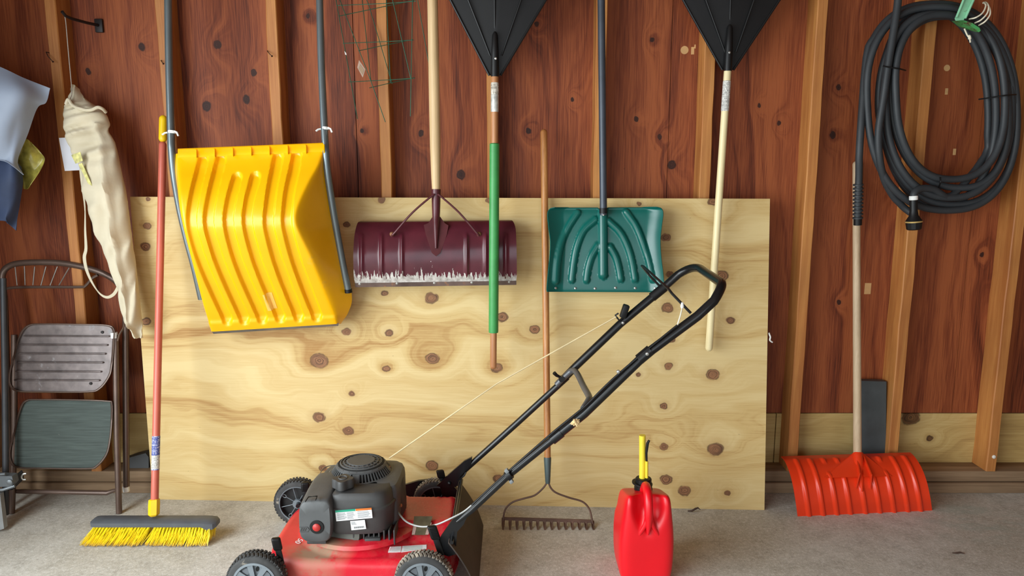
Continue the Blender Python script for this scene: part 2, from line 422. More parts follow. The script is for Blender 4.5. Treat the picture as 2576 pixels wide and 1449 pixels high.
# ---------------------------------------------------------------- leaning plywood sheet
BL, BR = UZ(385, 1256, 0.0), UZ(1923, 1283, 0.0)
TL, TR = U(327, 495, 0.072), U(1937, 500, 0.072)
def panelY(x, z):
    """front surface of the leaning sheet"""
    a = (x - BL.x) / (BR.x - BL.x); yb = BL.y + (BR.y - BL.y) * a; t = z / TL.z
    return yb + (0.072 - yb) * t
def UP(px, py, out=0.0):
    y = 0.03
    for _ in range(5):
        p = U(px, py, y); y = panelY(p.x, p.z) - out
    return U(px, py, y)
def panel():
    nr, nc = 14, 30; P = np.zeros((nr, nc, 3))
    for i in range(nr):
        t = i / (nr - 1)
        for j in range(nc):
            s = j / (nc - 1); a = BL.lerp(BR, s); b = TL.lerp(TR, s); P[i, j] = a.lerp(b, t)
    return P
pk = [(370, 568, 9), (366, 620, 12), (872, 565, 8), (872, 835, 11), (979, 837, 10), (803, 908, 21), (885, 990, 8), (803, 1050, 15), (877, 1083, 13),
      (968, 737, 8), (1085, 750, 16), (972, 928, 9), (1088, 902, 16), (1262, 798, 14), (1345, 828, 12), (1250, 926, 14), (1087, 1172, 15), (813, 1178, 10),
      (1675, 598, 11), (1685, 690, 9), (1680, 775, 14), (1815, 693, 15), (1838, 806, 10), (1690, 855, 8), (1682, 921, 10), (1793, 943, 15), (1606, 942, 6),
      (1670, 1022, 9), (1670, 1123, 10), (1800, 1130, 18), (1676, 1206, 14), (1722, 1234, 15), (1830, 1240, 8), (1793, 508, 12), (1608, 512, 6), (960, 503, 8),
      (1230, 505, 8), (372, 500, 6), (368, 808, 11), (1255, 1205, 14)]
pc = BL.lerp(BR, 0.5); pc.z = 0
KP = []
for (a, b, r) in pk:
    p = UP(a, b); KP.append((p.x - pc.x, p.z, r * 1.3e-3))
m_ply = sheet_wood('pale_plywood', KP, (216, 192, 138), (202, 172, 114), (168, 126, 72), (156, 110, 76), K=9.0, A=4.5, C=1.0, bands=1.1, edge=(74, 48, 34))
single(MB().sheet(panel(), 0.017), 'plywood_sheet', m_ply, 'large pale knotty plywood sheet leaning on edge against the studs', 'plywood', pc, 20)

# ================================================================ materials of the tools
m_yel = mat('yellow_plastic', (242, 178, 4), 0.3, var=0.03, vs_=6, spec=0.45, dirt=((222, 170, 60), 0.66, 7))
m_yel2 = mat('yellow_plastic_clean', (238, 196, 20), 0.4, var=0.04)
m_gtube = mat('grey_tube', (112, 122, 126), 0.32, 0.55, var=0.05)
m_steel = mat('bare_steel', (150, 146, 140), 0.45, 0.85, var=0.2)
m_rivet = mat('rivet_zinc', (190, 190, 186), 0.35, 0.9)
m_tie = mat('white_tie', (232, 232, 228), 0.6)
m_black = mat('black_plastic', (20, 20, 21), 0.45, var=0.1, spec=0.3)
m_blackm = mat('black_enamel', (24, 25, 27), 0.26, 0.15, var=0.12)
m_ash = stick_wood('pale_ash_handle', (226, 196, 150), (192, 158, 112), 0.5, 0.6)
m_cream = stick_wood('cream_bamboo_handle', (238, 224, 180), (222, 204, 152), 0.4, 0.1)
m_amber = stick_wood('amber_handle', (206, 146, 86), (160, 100, 52), 0.38, 0.5)
m_tan = stick_wood('tan_handle', (198, 142, 96), (164, 108, 66), 0.45, 0.3)
m_greyw = stick_wood('weathered_handle', (206, 182, 150), (172, 146, 114), 0.55, 0.4)
m_redh = mat('red_handle', (196, 100, 82), 0.36, var=0.05)
m_green = mat('green_sleeve', (60, 146, 76), 0.45, var=0.08, vs_=20)
m_teal = mat('teal_plastic', (12, 92, 84), 0.26, var=0.06, vs_=8, dirt=((70, 120, 112), 0.72, 9))
m_dgrey = mat('dark_grey_tube', (62, 68, 78), 0.4, 0.2)
m_orange = mat('orange_red_plastic', (226, 58, 22), 0.34, var=0.05, vs_=6, dirt=((226, 130, 104), 0.69, 10))

def maroon():
    g = G('worn_maroon_enamel', 0.24); x, y, z = g.sep(g.P)
    base = g.ramp(g.noise(g.P, 9, 4), [(0.3, lin((66, 22, 34))), (0.7, lin((92, 34, 46)))])
    st = g.noise(g.vec(g.math('MULTIPLY', x, 120.0), 0.0, g.math('MULTIPLY', z, 22.0)), 1.0, 4, 0.6)
    sl = g.noise(g.vec(g.math('MULTIPLY', x, 9.0), 0.0, 2.0), 1.0, 3)
    lim = g.math('ADD', 0.032, g.math('ADD', g.math('MULTIPLY', g.math('SUBTRACT', st, 0.35), 0.13), g.math('MULTIPLY', g.math('SUBTRACT', sl, 0.5), 0.03)))
    wear = g.math('LESS_THAN', z, lim)
    bare = g.ramp(g.noise(g.P, 60, 3), [(0.3, lin((150, 142, 136))), (0.7, lin((214, 210, 204)))])
    col = g.mix(wear, base, bare)
    fl = g.math('MULTIPLY', g.math('GREATER_THAN', g.noise(g.vec(g.math('MULTIPLY', x, 60.0), 1.0, g.math('MULTIPLY', z, 40.0)), 1.0, 2), 0.73), g.math('LESS_THAN', z, 0.12))
    col = g.mix(fl, col, lin((216, 208, 206)))
    g.color(col); g.roughness(g.math('MULTIPLY_ADD', wear, 0.3, 0.24)); return g.m
m_mar = maroon()
m_mar2 = mat('maroon_enamel', (84, 36, 42), 0.35, 0.1, var=0.15, dirt=((120, 84, 62), 0.68, 30))

def striped_label(name, paper, ink, scale, along='z', thr=0.5, blue=None):
    g = G(name, 0.55); x, y, z = g.sep(g.P)
    n = g.noise(g.vec(0.0, 0.0, g.math('MULTIPLY', z, scale)), 1.0, 2)
    n2 = g.noise(g.vec(g.math('MULTIPLY', x, scale * .6), g.math('MULTIPLY', y, scale * .6), g.math('MULTIPLY', z, scale * .15)), 1.0, 2)
    f = g.math('MULTIPLY', g.math('GREATER_THAN', n, thr), g.math('GREATER_THAN', n2, 0.45))
    g.color(g.mix(f, lin(paper), lin(ink))); return g.m
m_lab = striped_label('barcode_label', (228, 226, 220), (70, 70, 72), 900)
m_lab2 = striped_label('torn_label', (208, 202, 190), (120, 112, 100), 260)
m_labb = striped_label('blue_print_label', (70, 82, 150), (214, 214, 226), 420, thr=0.52)

# ================================================================ yellow sleigh shovel
def yellow_scoop():
    t = thing('sleigh_shovel', 'big yellow ribbed snow sleigh shovel with grey tube handle, hung on the wall', 'snow shovel', UP(690, 830))
    R = [  # L.x L.y  R.x R.y  Y   Qr.x Qr.y Ql.x Ql.y Yrim
        (447, 386, 813, 371, -.128, 822, 373, 438, 388, -.118),
        (446, 422, 804, 412, -.165, 821, 412, 438, 424, -.112),
        (446, 455, 783, 452, -.205, 827, 455, 443, 458, -.104),
        (447, 490, 764, 492, -.240, 834, 492, 450, 494, -.095),
        (451, 530, 750, 528, -.266, 841, 530, 459, 532, -.087),
        (457, 562, 747, 556, -.275, 847, 556, 466, 564, -.080),
        (464, 592, 758, 588, -.266, 853, 588, 473, 594, -.073),
        (482, 660, 788, 650, -.215, 866, 650, 489, 662, -.058),
        (508, 758, 825, 742, -.130, 885, 742, 512, 760, -.036),
        (521, 800, 841, 782, -.092, 877, 784, 524, 801, -.026),
        (532, 832, 851, 812, -.062, 857, 815, 534, 833, -.020)]
    A = rows_interp(R, 110); nu = 150
    u = np.linspace(0, 1, nu)
    L = UG(A[:, 0], A[:, 1], A[:, 4]); Rr = UG(A[:, 2], A[:, 3], A[:, 4]); QR = UG(A[:, 5], A[:, 6], A[:, 9]); QL = UG(A[:, 7], A[:, 8], A[:, 9])
    face = L[:, None] * (1 - u)[None, :, None] + Rr[:, None] * u[None, :, None]
    PXg = A[:, 0:1] * (1 - u) + A[:, 2:3] * u; PYg = A[:, 1:2] * (1 - u) + A[:, 3:4] * u
    N = normals(face); h = np.zeros(PXg.shape)
    gr = [((511, 402), (505, 425), (489, 490), (481, 552), (490, 605), (516, 680), (572, 803), 1),
          ((556, 399), (549, 425), (533, 490), (524, 552), (534, 605), (560, 680), (615, 802), 1),
          ((596, 447), (589, 470), (580, 505), (574, 552), (582, 602), (607, 680), (660, 800), 1),
          ((642, 445), (636, 470), (627, 505), (622, 552), (630, 600), (655, 680), (705, 797), 1),
          ((699, 396), (693, 425), (682, 485), (675, 552), (682, 598), (706, 680), (752, 795), 1),
          ((746, 392), (740, 425), (727, 485), (721, 552), (728, 596), (752, 678), (797, 794), 1)]
    for g_ in gr:
        ln = [p[:2] for p in spl(g_[:-1], 8)]
        d = seg_dist(PXg, PYg, ln); h = np.minimum(h, -0.0135 * smooth01((14.5 - d) / 5.5))
    # lower lip step
    h += 0.006 * smooth01((PYg - (806 - (PXg - 530) * 0.045)) / 6)
    face = face + N * h[..., None]
    # side walls, with a rounded corner to the face
    def wall_strip(E, Q, nn=14):
        s = np.linspace(0, 1, nn)[:, None, None]; return (E[None] * (1 - s) + Q[None] * s).transpose(1, 0, 2)
    WR = wall_strip(face[:, -1], QR)[:, 1:]; WL = wall_strip(face[:, 0], QL)[:, ::-1][:, :-1]
    P = np.concatenate([WL, face, WR], axis=1)
    i0 = WL.shape[1]; i1 = i0 + nu - 1
    S = P.copy()
    for _ in range(14):
        T = S.copy(); S[:, 1:-1] = T[:, 1:-1] * 0.5 + 0.25 * (T[:, :-2] + T[:, 2:])
    w = np.zeros(P.shape[1])
    for ic in (i0, i1): w = np.maximum(w, np.clip(1 - np.abs(np.arange(P.shape[1]) - ic) / 10.0, 0, 1))
    P = P * (1 - w)[None, :, None] + S * w[None, :, None]
    pan = MB().sheet(P, 0.004).build('pan', m_yel, t, 50)
    # top lip: outward rolled flange with little gussets
    nl = 60; uu = np.linspace(0, 1, nl); prof = [(12, -.150), (3, -.150), (0, -.146), (-2, -.138), (-3, -.120)]
    rows = []
    for dy, Y in [(20, -.136), (14, -.140), (7, -.148), (2, -.158), (-2, -.164), (-4, -.160)]:
        rows.append(UG(447 + (813 - 447) * uu, 380 - 15 * uu + dy - 2, np.full(nl, Y)))
    MB().sheet(np.array(rows), 0.004).build('top_lip', m_yel, pan, 60)
    for k in range(8):
        px = 491 + k * 46; py = 381 - (px - 447) * 0.041
        a = U(px, py - 3, -.166); b = U(px + 1, py + 22, -.138); c = U(px, py - 3, -.135)
        MB().prism([a, b, c], (0.004, 0, 0)).build('gusset', m_yel, pan, 0)
    # metal wear strip along the cutting edge
    st = np.array([UG(533 + (852 - 533) * uu, 834 - 20 * uu, np.full(nl, -.066)), UG(537 + (851 - 537) * uu, 840 - 20 * uu, np.full(nl, -.058))])
    MB().sheet(st, 0.003).build('wear_strip', m_steel, t)
    fd = [UP(0, 0)] if False else None
    # faded sticker mark
    mk = []
    for py in np.linspace(742, 782, 6): mk.append([(660 + (py - 742) * .35) + k * 4.4 for k in range(6)])
    Pm = []
    for i, py in enumerate(np.linspace(742, 782, 6)):
        row = []
        for px in mk[i]:
            dd = (PXg - px) ** 2 + (PYg - py) ** 2; ij = np.unravel_index(np.argmin(dd), dd.shape); row.append(face[ij] + N[ij] * 0.0012)
        Pm.append(row)
    MB().sheet(np.array(Pm), 0.0006).build('sticker_mark', mat('faded_sticker', (240, 190, 92), 0.6), pan)
    # handle: one bent tube up both sides
    HP = spl([(507, 752, -.040), (489, 672, -.064), (470, 600, -.082), (452, 522, -.101), (438, 440, -.120), (432, 380, -.122), (430, 335, -.112), (425, 150, -.06), (422, -50, -.02)], 6)
    HR = spl([(877, 733, -.062), (862, 662, -.078), (846, 575, -.098), (832, 490, -.116), (823, 425, -.128), (819, 372, -.128), (816, 325, -.115), (808, 150, -.06), (803, -50, -.02)], 6)
    a = PT(HP); b = PT(HR); tl, tr = a[-1], b[-1]
    arc = []
    for k in range(1, 20):
        f = k / 20; s = math.sin(math.pi * f)
        arc.append(tl.lerp(tr, 0.5 - 0.5 * math.cos(math.pi * f)) + Vector((0, 0.05 * s, 0.24 * s ** 0.6)))
    MB().tube(a + arc + b[::-1], 0.0128, 12).build('handle_tube', m_gtube, t)
    MB().tube(PT([(877, 736, -.062), (876, 727, -.063)]), 0.0142, 12).build('end_cap', m_black, t)
    for (px, py, d) in ((433, 332, 1), (818, 323, -1)):
        c = U(px, py, -.114); mb = MB().lathe([(0.0135, -0.005), (0.0145, 0), (0.0135, 0.005)], c, (0.05, 0.1, 1), 14)
        mb.tube([c + Vector((-0.014, -0.006, -.002)), c + Vector((-0.022, -.010, -0.004)), c + Vector((-.030, -.012, -.010))], 0.0035, 6)
        mb.tube([c + Vector((0.012, -0.008, .002)), c + Vector((0.022, -.012, -0.002)), c + Vector((.027, -.014, -.014))], 0.0035, 6)
        mb.build('white_tie', m_tie, t)
    return t
yellow_scoop()

# ================================================================ sticks
def stick(mb, a, b, r0, r1=None, n=14, round0=True, round1=True, seg=14):
    a, b = Vector(a), Vector(b); r1 = r1 or r0; pts = []; rr = []
    L = (b - a).length; d = (b - a) / L
    ts = [0, .15, .5, .85, 1]
    if round0:
        for k in (0.05, .35, .7, .92): pts.append(a + d * (r0 * (1 - math.sqrt(1 - k * k)))); rr.append(r0 * k)
        pts.append(a + d * r0); rr.append(r0)
    else: pts.append(a); rr.append(r0)
    for k in range(1, n): f = k / n; pts.append(a + d * (r0 + (L - r0 - r1) * f)); rr.append(r0 + (r1 - r0) * f)
    if round1:
        pts.append(b - d * r1); rr.append(r1)
        for k in (.92, .7, .35, .05): pts.append(b - d * (r1 * (1 - math.sqrt(1 - k * k)))); rr.append(r1 * k)
    else: pts.append(b); rr.append(r1)
    return mb.tube(pts, rr, seg)
def along(a, b, f): return Vector(a).lerp(Vector(b), f)

# ---------------------------------------------------------------- push broom
def broom():
    t = thing('push_broom', 'push broom with red handle, yellow grip and yellow bristles on the floor', 'broom', (-1.27, -0.29, 0))
    foot = U(389, 1268, -0.275); top = U(411, 290, 0.064)
    f1 = along(foot, top, 0.93)
    stick(MB(), foot, f1, 0.0135, 0.0135).build('handle', m_redh, t)
    stick(MB(), along(foot, top, 0.928), top, 0.0148, 0.0148).build('grip', m_yel2, t)
    lb = MB().tube([along(foot, top, .085), along(foot, top, .17)], 0.0139, 20, cap=False)
    l1 = lb.build('label', m_labb, t)
    MB().tube([along(foot, top, .088), along(foot, top, .122)], 0.0141, 20, cap=False).build('label_panel', m_lab, l1)
    # ferrule, hexagonal
    d = (Vector(top) - foot).normalized(); fe = U(387, 1298, -0.285)
    MB().lathe([(0.013, 0), (0.019, 0.006), (0.0195, 0.04), (0.0185, 0.058), (0.0145, 0.06)], fe, d, 6, xdir=(1, .4, 0)).build('ferrule', m_yel2, t, 20)
    x0, x1 = -1.503, -1.055; yc = -0.283
    blk = MB(); rings = []
    for x, k in ((x0, .6), (x0 + .006, .9), (x0 + .02, 1), (x1 - .05, 1.0), (x1 - .03, 1.0), (x1 - .01, .9), (x1, .55)):
        zc = 0.071; h = 0.0095 * (k if x < -1.3 else 1); w = 0.031 * k; e = 0.0
        if x > x1 - .04: zc -= 0.006; h = 0.015 * k
        rings.append([(x, yc - w, zc - h), (x, yc - w, zc + h * .5), (x, yc - w * .7, zc + h), (x, yc + w * .7, zc + h), (x, yc + w, zc + h * .5), (x, yc + w, zc - h)])
    blk.loft(rings).build('block', mat('slate_plastic', (78, 82, 88), 0.45), t, 35)
    br = MB(); r = random.Random(3)
    dk = MB()
    for k in range(37):
        if k in (18,): continue
        x = x0 + 0.018 + (x1 - x0 - 0.04) * k / 36
        for row in range(4):
            y = yc - 0.022 + row * 0.0145; lean = (-0.030 if k < 18 else (-0.026 + 0.02 * (k - 18) / 18)) ; tgt = br if row < 3 else br
            for q in range(15):
                a = Vector((x + r.gauss(0, .0014), y + r.gauss(0, .0014), 0.062))
                ex = x + lean + r.gauss(0, .006); ey = y - 0.012 - (0.022 if row == 0 else 0.006) + r.gauss(0, .004); ez = max(0.001, 0.004 + abs(r.gauss(0, .004)))
                m_ = a.lerp(Vector((ex, ey, ez)), .5) + Vector((r.gauss(0, .002) + .003, r.gauss(0, .0015) - .002, 0))
                tgt.tube([a, m_, (ex, ey, ez)], 0.0011, 3, cap=False)
    g = G('yellow_bristle', 0.5); x, y, z = g.sep(g.P)
    g.color(g.ramp(g.math('ADD', z, g.math('MULTIPLY', g.noise(g.P, 40, 2), 0.006)), [(0.008, lin((214, 176, 96))), (0.020, lin((250, 222, 40))), (0.07, lin((252, 234, 44)))]))
    o = br.build('bristles', g.m, t, 0, fix=False); o['kind'] = 'stuff'
broom()

# ---------------------------------------------------------------- maroon steel pusher
def maroon_pusher():
    t = thing('snow_pusher', 'worn maroon steel snow pusher with wooden handle, hung beside the yellow sleigh shovel', 'snow shovel', U(1097, 720, 0.0))
    R = [(907, 556, 1281, 553, .022), (899, 562, 1290, 556, -.004), (892, 590, 1297, 575, -.040), (889, 630, 1299, 610, -.064), (889, 665, 1300, 650, -.070), (890, 695, 1300, 688, -.062), (893, 712, 1299, 706, -.050), (894, 722, 1299, 716, -.044)]
    A = rows_interp(R, 60); u = np.linspace(0, 1, 200)
    PXg = A[:, 0:1] * (1 - u) + A[:, 2:3] * u; PYg = A[:, 1:2] * (1 - u) + A[:, 3:4] * u; P = UG(PXg, PYg, A[:, 4:5] + 0 * u); N = normals(P)
    h = np.zeros(PXg.shape)
    for cx in (910, 960, 1011, 1174, 1222, 1273):
        h = np.maximum(h, 0.0065 * np.exp(-((PXg - cx) / 4.6) ** 2) * smooth01((PYg - 583) / 14) * smooth01((703 - PYg) / 12))
    bl = MB().sheet(P + N * h[..., None], 0.0022).build('blade', m_mar, t, 50)
    lo = rows_interp([R[-2], R[-1]], 4); Pl = UG(lo[:, 0:1] * (1 - u) + lo[:, 2:3] * u, lo[:, 1:2] * (1 - u) + lo[:, 3:4] * u, lo[:, 4:5] + 0 * u)
    g = mat('worn_strip', (112, 94, 88), 0.5, 0.5, var=0.25, dirt=((176, 120, 76), 0.6, 26))
    MB().sheet(Pl + normals(Pl) * 0.002, 0.005).build('wear_strip', g, t)
    for k in range(5):
        c = U(905 + k * 94, 714 - k * 1.2, -.049)
        MB().lathe([(0.006, 0), (0.005, .002), (0.002, .003)], c + Vector((0, 0, 0)), (0, -1, 0), 10).build('rivet', m_steel, t)
    # socket plate: tapered channel with a raised spine
    pl = [(1066, 566, -.036), (1077, 562, -.032), (1088, 545, -.028), (1107, 545, -.028), (1119, 562, -.032), (1128, 567, -.036), (1124, 590, -.05), (1108, 636, -.073), (1097, 645, -.077), (1086, 636, -.073), (1071, 590, -.05)]
    MB().prism(PT(pl), (0, 0.004, 0)).build('socket_plate', m_mar2, t, 20)
    sp = spl([(1097, 476, -.022), (1097, 500, -.024), (1097, 540, -.030), (1097, 570, -.045), (1097, 600, -.058), (1097, 625, -.070)], 4)
    n = len(sp); MB().tube(PT(sp), [0.0175 - 0.013 * (i / (n - 1)) ** 1.6 for i in range(n)], 14).build('socket', m_mar2, t)
    for e, k in (((986, 592), -1), ((1205, 592), 1)):
        br = spl([(1097 + 4 * k, 489, -.043), (1097 + 12 * k, 494, -.046), ((1097 + e[0]) / 2 + 4 * k, (490 + e[1]) / 2 - 6, -.058), (e[0] - 6 * k, e[1] - 6, -.062), (e[0], e[1], -.054)], 5)
        MB().tube(PT(br), 0.0038, 8).build('brace', m_mar2, t)
        MB().lathe([(0.009, 0), (0.008, .004), (0.004, .007)], U(e[0], e[1] - 3, -.050), (0, -1, -.2), 12).build('rivet', mat('rusty_rivet', (140, 98, 70), .6, .4), t)
    hb = U(1097, 478, -.022); ht = U(1087, -60, -0.005)
    hd = MB(); pts = [along(hb, ht, f) for f in (0, .06, .2, .4, .6, .8, 1.0)]
    hd.tube([hb - (ht - hb).normalized() * .02] + pts, [0.0145, 0.015, .017, .0195, .0198, .0195, .019, .0185], 16)
    hd.build('handle', m_ash, t)
    top = ht
    gp = MB(); w = .055
    gp.tube([top, top + Vector((0, 0, .03)), top + Vector((-w, 0, .07)), top + Vector((-w, 0, .13))], .011, 10).tube([top + Vector((0, 0, .03)), top + Vector((w, 0, .07)), top + Vector((w, 0, .13))], .011, 10).tube([top + Vector((-w - .012, 0, .13)), top + Vector((w + .012, 0, .13))], .014, 12)
    gp.build('d_grip', m_black, t)
maroon_pusher()

# ---------------------------------------------------------------- leaf rakes hung head up
def fan_rake(name, label, apex, sl, sr, tops, hand, hmat, ribs, rivet, socket, Yh):
    """apex px, slopes of both sides px per px up; hand = handle lower end px"""
    t = thing(name, label, 'rake', U(hand[0], hand[1], Yh[1]), None)
    ax, ay = apex; H = 330
    nr, nc = 26, 41; P = np.zeros((nr, nc, 3)); u = np.linspace(0, 1, nc)
    PXg = np.zeros((nr, nc)); PYg = np.zeros((nr, nc))
    for i in range(nr):
        dy = (ay + 150) * (i / (nr - 1)); l = ax - 14 - sl * dy; r = ax + 14 + sr * dy
        PXg[i] = l + (r - l) * u; PYg[i] = ay - dy
    Y = Yh[0] - 0.02 - 0.02 * (1 - np.abs(u * 2 - 1)) [None, :] * np.linspace(0, 1, nr)[:, None]
    P = UG(PXg, PYg, Y + 0 * PXg); N = normals(P); h = np.zeros(PXg.shape)
    for (x0, y0, x1, y1) in ribs:
        h = np.maximum(h, 0.005 * smooth01((4.5 - seg_dist(PXg, PYg, [(x0 + (x0 - x1), y0 + (y0 - y1)), (x0, y0), (x1, y1)])) / 4))
    # fine mesh for ribs: resample
    from_n = MB().sheet(P, 0.004).build('fan', m_black, t, 40)
    for (x0, y0, x1, y1) in ribs:
        e = (x0 + (x0 - x1) * .9, y0 + (y0 - y1) * .9)
        MB().tube(PT([(x1, y1, Yh[0] - .022), ((x0 + x1) / 2, (y0 + y1) / 2, Yh[0] - .03), (x0, y0, Yh[0] - .037), (e[0], e[1], Yh[0] - .046)]), 0.0034, 8).build('rib', m_black, from_n)
    for s in (0, 1):
        e = [(PXg[i, -s], PYg[i, -s], Yh[0] - .022) for i in range(0, nr, 5)]
        MB().tube(PT(e), 0.0042, 8).build('edge_rib', m_black, from_n)
    top = P[-1]; nt = 17
    for k in range(nt):
        f = k / (nt - 1); a = Vector(top[int(round(f * (nc - 1)))]); dr = (a - Vector(P[0, nc // 2])).normalized()
        b = a + dr * 0.16 + Vector((0, -.01, 0)); c = b + Vector((0, -.035, .012))
        MB().tube([a - dr * .02, (a + b) / 2, b, b + Vector((0, -.016, .014)), c], [.007, .006, .005, .0045, .003], 6).build('tine', m_black, t)
    s0 = socket; MB().tube(PT([(s0[0], s0[1], Yh[0] - .034), (s0[0] + .2, s0[1] + 8, Yh[0] - .036), ((s0[0] + ax) / 2, (s0[1] + ay) / 2, Yh[0] - .036), (ax, ay - 4, Yh[0] - .034), (ax, ay + 3, Yh[0] - .034)]), [.004, .010, .0135, .0145, .0142], 14).build('socket', m_black, t)
    MB().lathe([(0.0048, 0), (0.004, .002), (.001, .003)], U(rivet[0], rivet[1], Yh[0] - .0495), (0, -1, 0), 12).build('rivet', m_rivet, t)
    a = U(ax, ay - 6, Yh[0] - .034); b = U(hand[0], hand[1], Yh[1])
    return t, a, b
t, a, b = fan_rake('leaf_rake', 'black leaf rake hung head up on a tan handle with a green sleeve', (1245, 190), .515, .60, None, (1241, 929),
                   m_tan, [(1178, 0, 1233, 140), (1244, -10, 1245, 80), (1311, 0, 1262, 140)], (1247, 147), (1245, 80), (-0.035, -0.118))
stick(MB(), a, b, 0.0132, 0.0122).build('handle', m_tan, t)
MB().tube([along(a, b, .031), along(a, b, .036), along(a, b, .067), along(a, b, .069)], [.0134, .0142, .0142, .0135], 20).build('label', m_lab2, t)
MB().tube([along(a, b, .068), along(a, b, .072), along(a, b, .123), along(a, b, .126)], [.0134, .0140, .0140, .0134], 20).build('label', mat('silver_foil_label', (196, 196, 190), .4, .3, var=.2, vs_=60), t)
MB().tube([along(a, b, .228), along(a, b, .231), along(a, b, .5), along(a, b, .866), along(a, b, .8705)], [.0135, .0178, .0180, .0180, .0172], 18).build('green_sleeve', m_green, t)
t, a, b = fan_rake('leaf_rake', 'black leaf rake hung head up on a cream pole near the mower handle', (1831, 176), .56, .66, None, (1783, 884),
                   m_cream, [(1776, 0, 1824, 132), (1838, -10, 1836, 62), (1897, 0, 1851, 132)], (1835, 132), (1836, 62), (0.05, -0.030))
stick(MB(), a, b, 0.0132, 0.0138).build('handle', m_cream, t)
MB().tube([along(a, b, .045), along(a, b, .048), along(a, b, .145), along(a, b, .148)], [.0134, .0142, .0142, .0136], 20).build('label', m_lab, t)

# ---------------------------------------------------------------- bow rake leaning on the sheet
def bow_rake():
    t = thing('bow_rake', 'steel bow rake with amber wooden handle leaning head down on the plywood', 'rake', (0.1, -0.19, 0))
    a = U(1378, 1216, -0.155); b = U(1368, 325, 0.075)
    stick(MB(), along(a, b, 0.055), b, 0.0125, 0.0135, round0=False).build('handle', m_amber, t)
    MB().tube([a, along(a, b, .006), along(a, b, .07), along(a, b, .074)], [.0085, .0095, .0140, .0132], 16).build('ferrule', mat('slate_green_ferrule', (74, 88, 88), .5, .2), t)
    ru = mat('rusted_steel', (108, 84, 72), 0.6, 0.5, var=0.2)
    for k in (-1, 1):
        if k < 0: q = [(1377, 1212, -.155), (1366, 1228, -.16), (1345, 1246, -.165), (1318, 1254, -.17), (1290, 1263, -.172), (1272, 1280, -.176), (1266, 1306, -.185), (1267, 1326, -.188)]
        else: q = [(1379, 1212, -.155), (1386, 1228, -.16), (1400, 1240, -.165), (1432, 1252, -.17), (1465, 1262, -.172), (1482, 1280, -.176), (1489, 1306, -.185), (1491, 1318, -.188)]
        MB().tube(PT(spl(q, 5)), 0.0036, 8).build('bow', ru, t)
    p0 = U(1266, 1305, -.185); p1 = U(1491, 1312, -.185)
    mb = MB().prism([p0 + Vector((0, 0, .006)), p1 + Vector((0, 0, .006)), p1 - Vector((0, 0, .006)), p0 - Vector((0, 0, .006))], (0, .004, 0)); mb.build('head_bar', ru, t, 0)
    for k in range(14):
        c = along(p0, p1, k / 13) + Vector((0, 0, -.004)); w = .0062
        prof = [(c + Vector((-w, 0, .002))), (c + Vector((w, 0, .002))), (c + Vector((w * .9, -.012, -.012))), (c + Vector((w * .3, -.034, max(-.030, -c.z + .002)))), (c + Vector((-w * .5, -.034, max(-.030, -c.z + .002)))), (c + Vector((-w * .95, -.012, -.012)))]
        MB().prism(prof, (0, .006, .003)).build('tooth', ru, t, 0)
bow_rake()

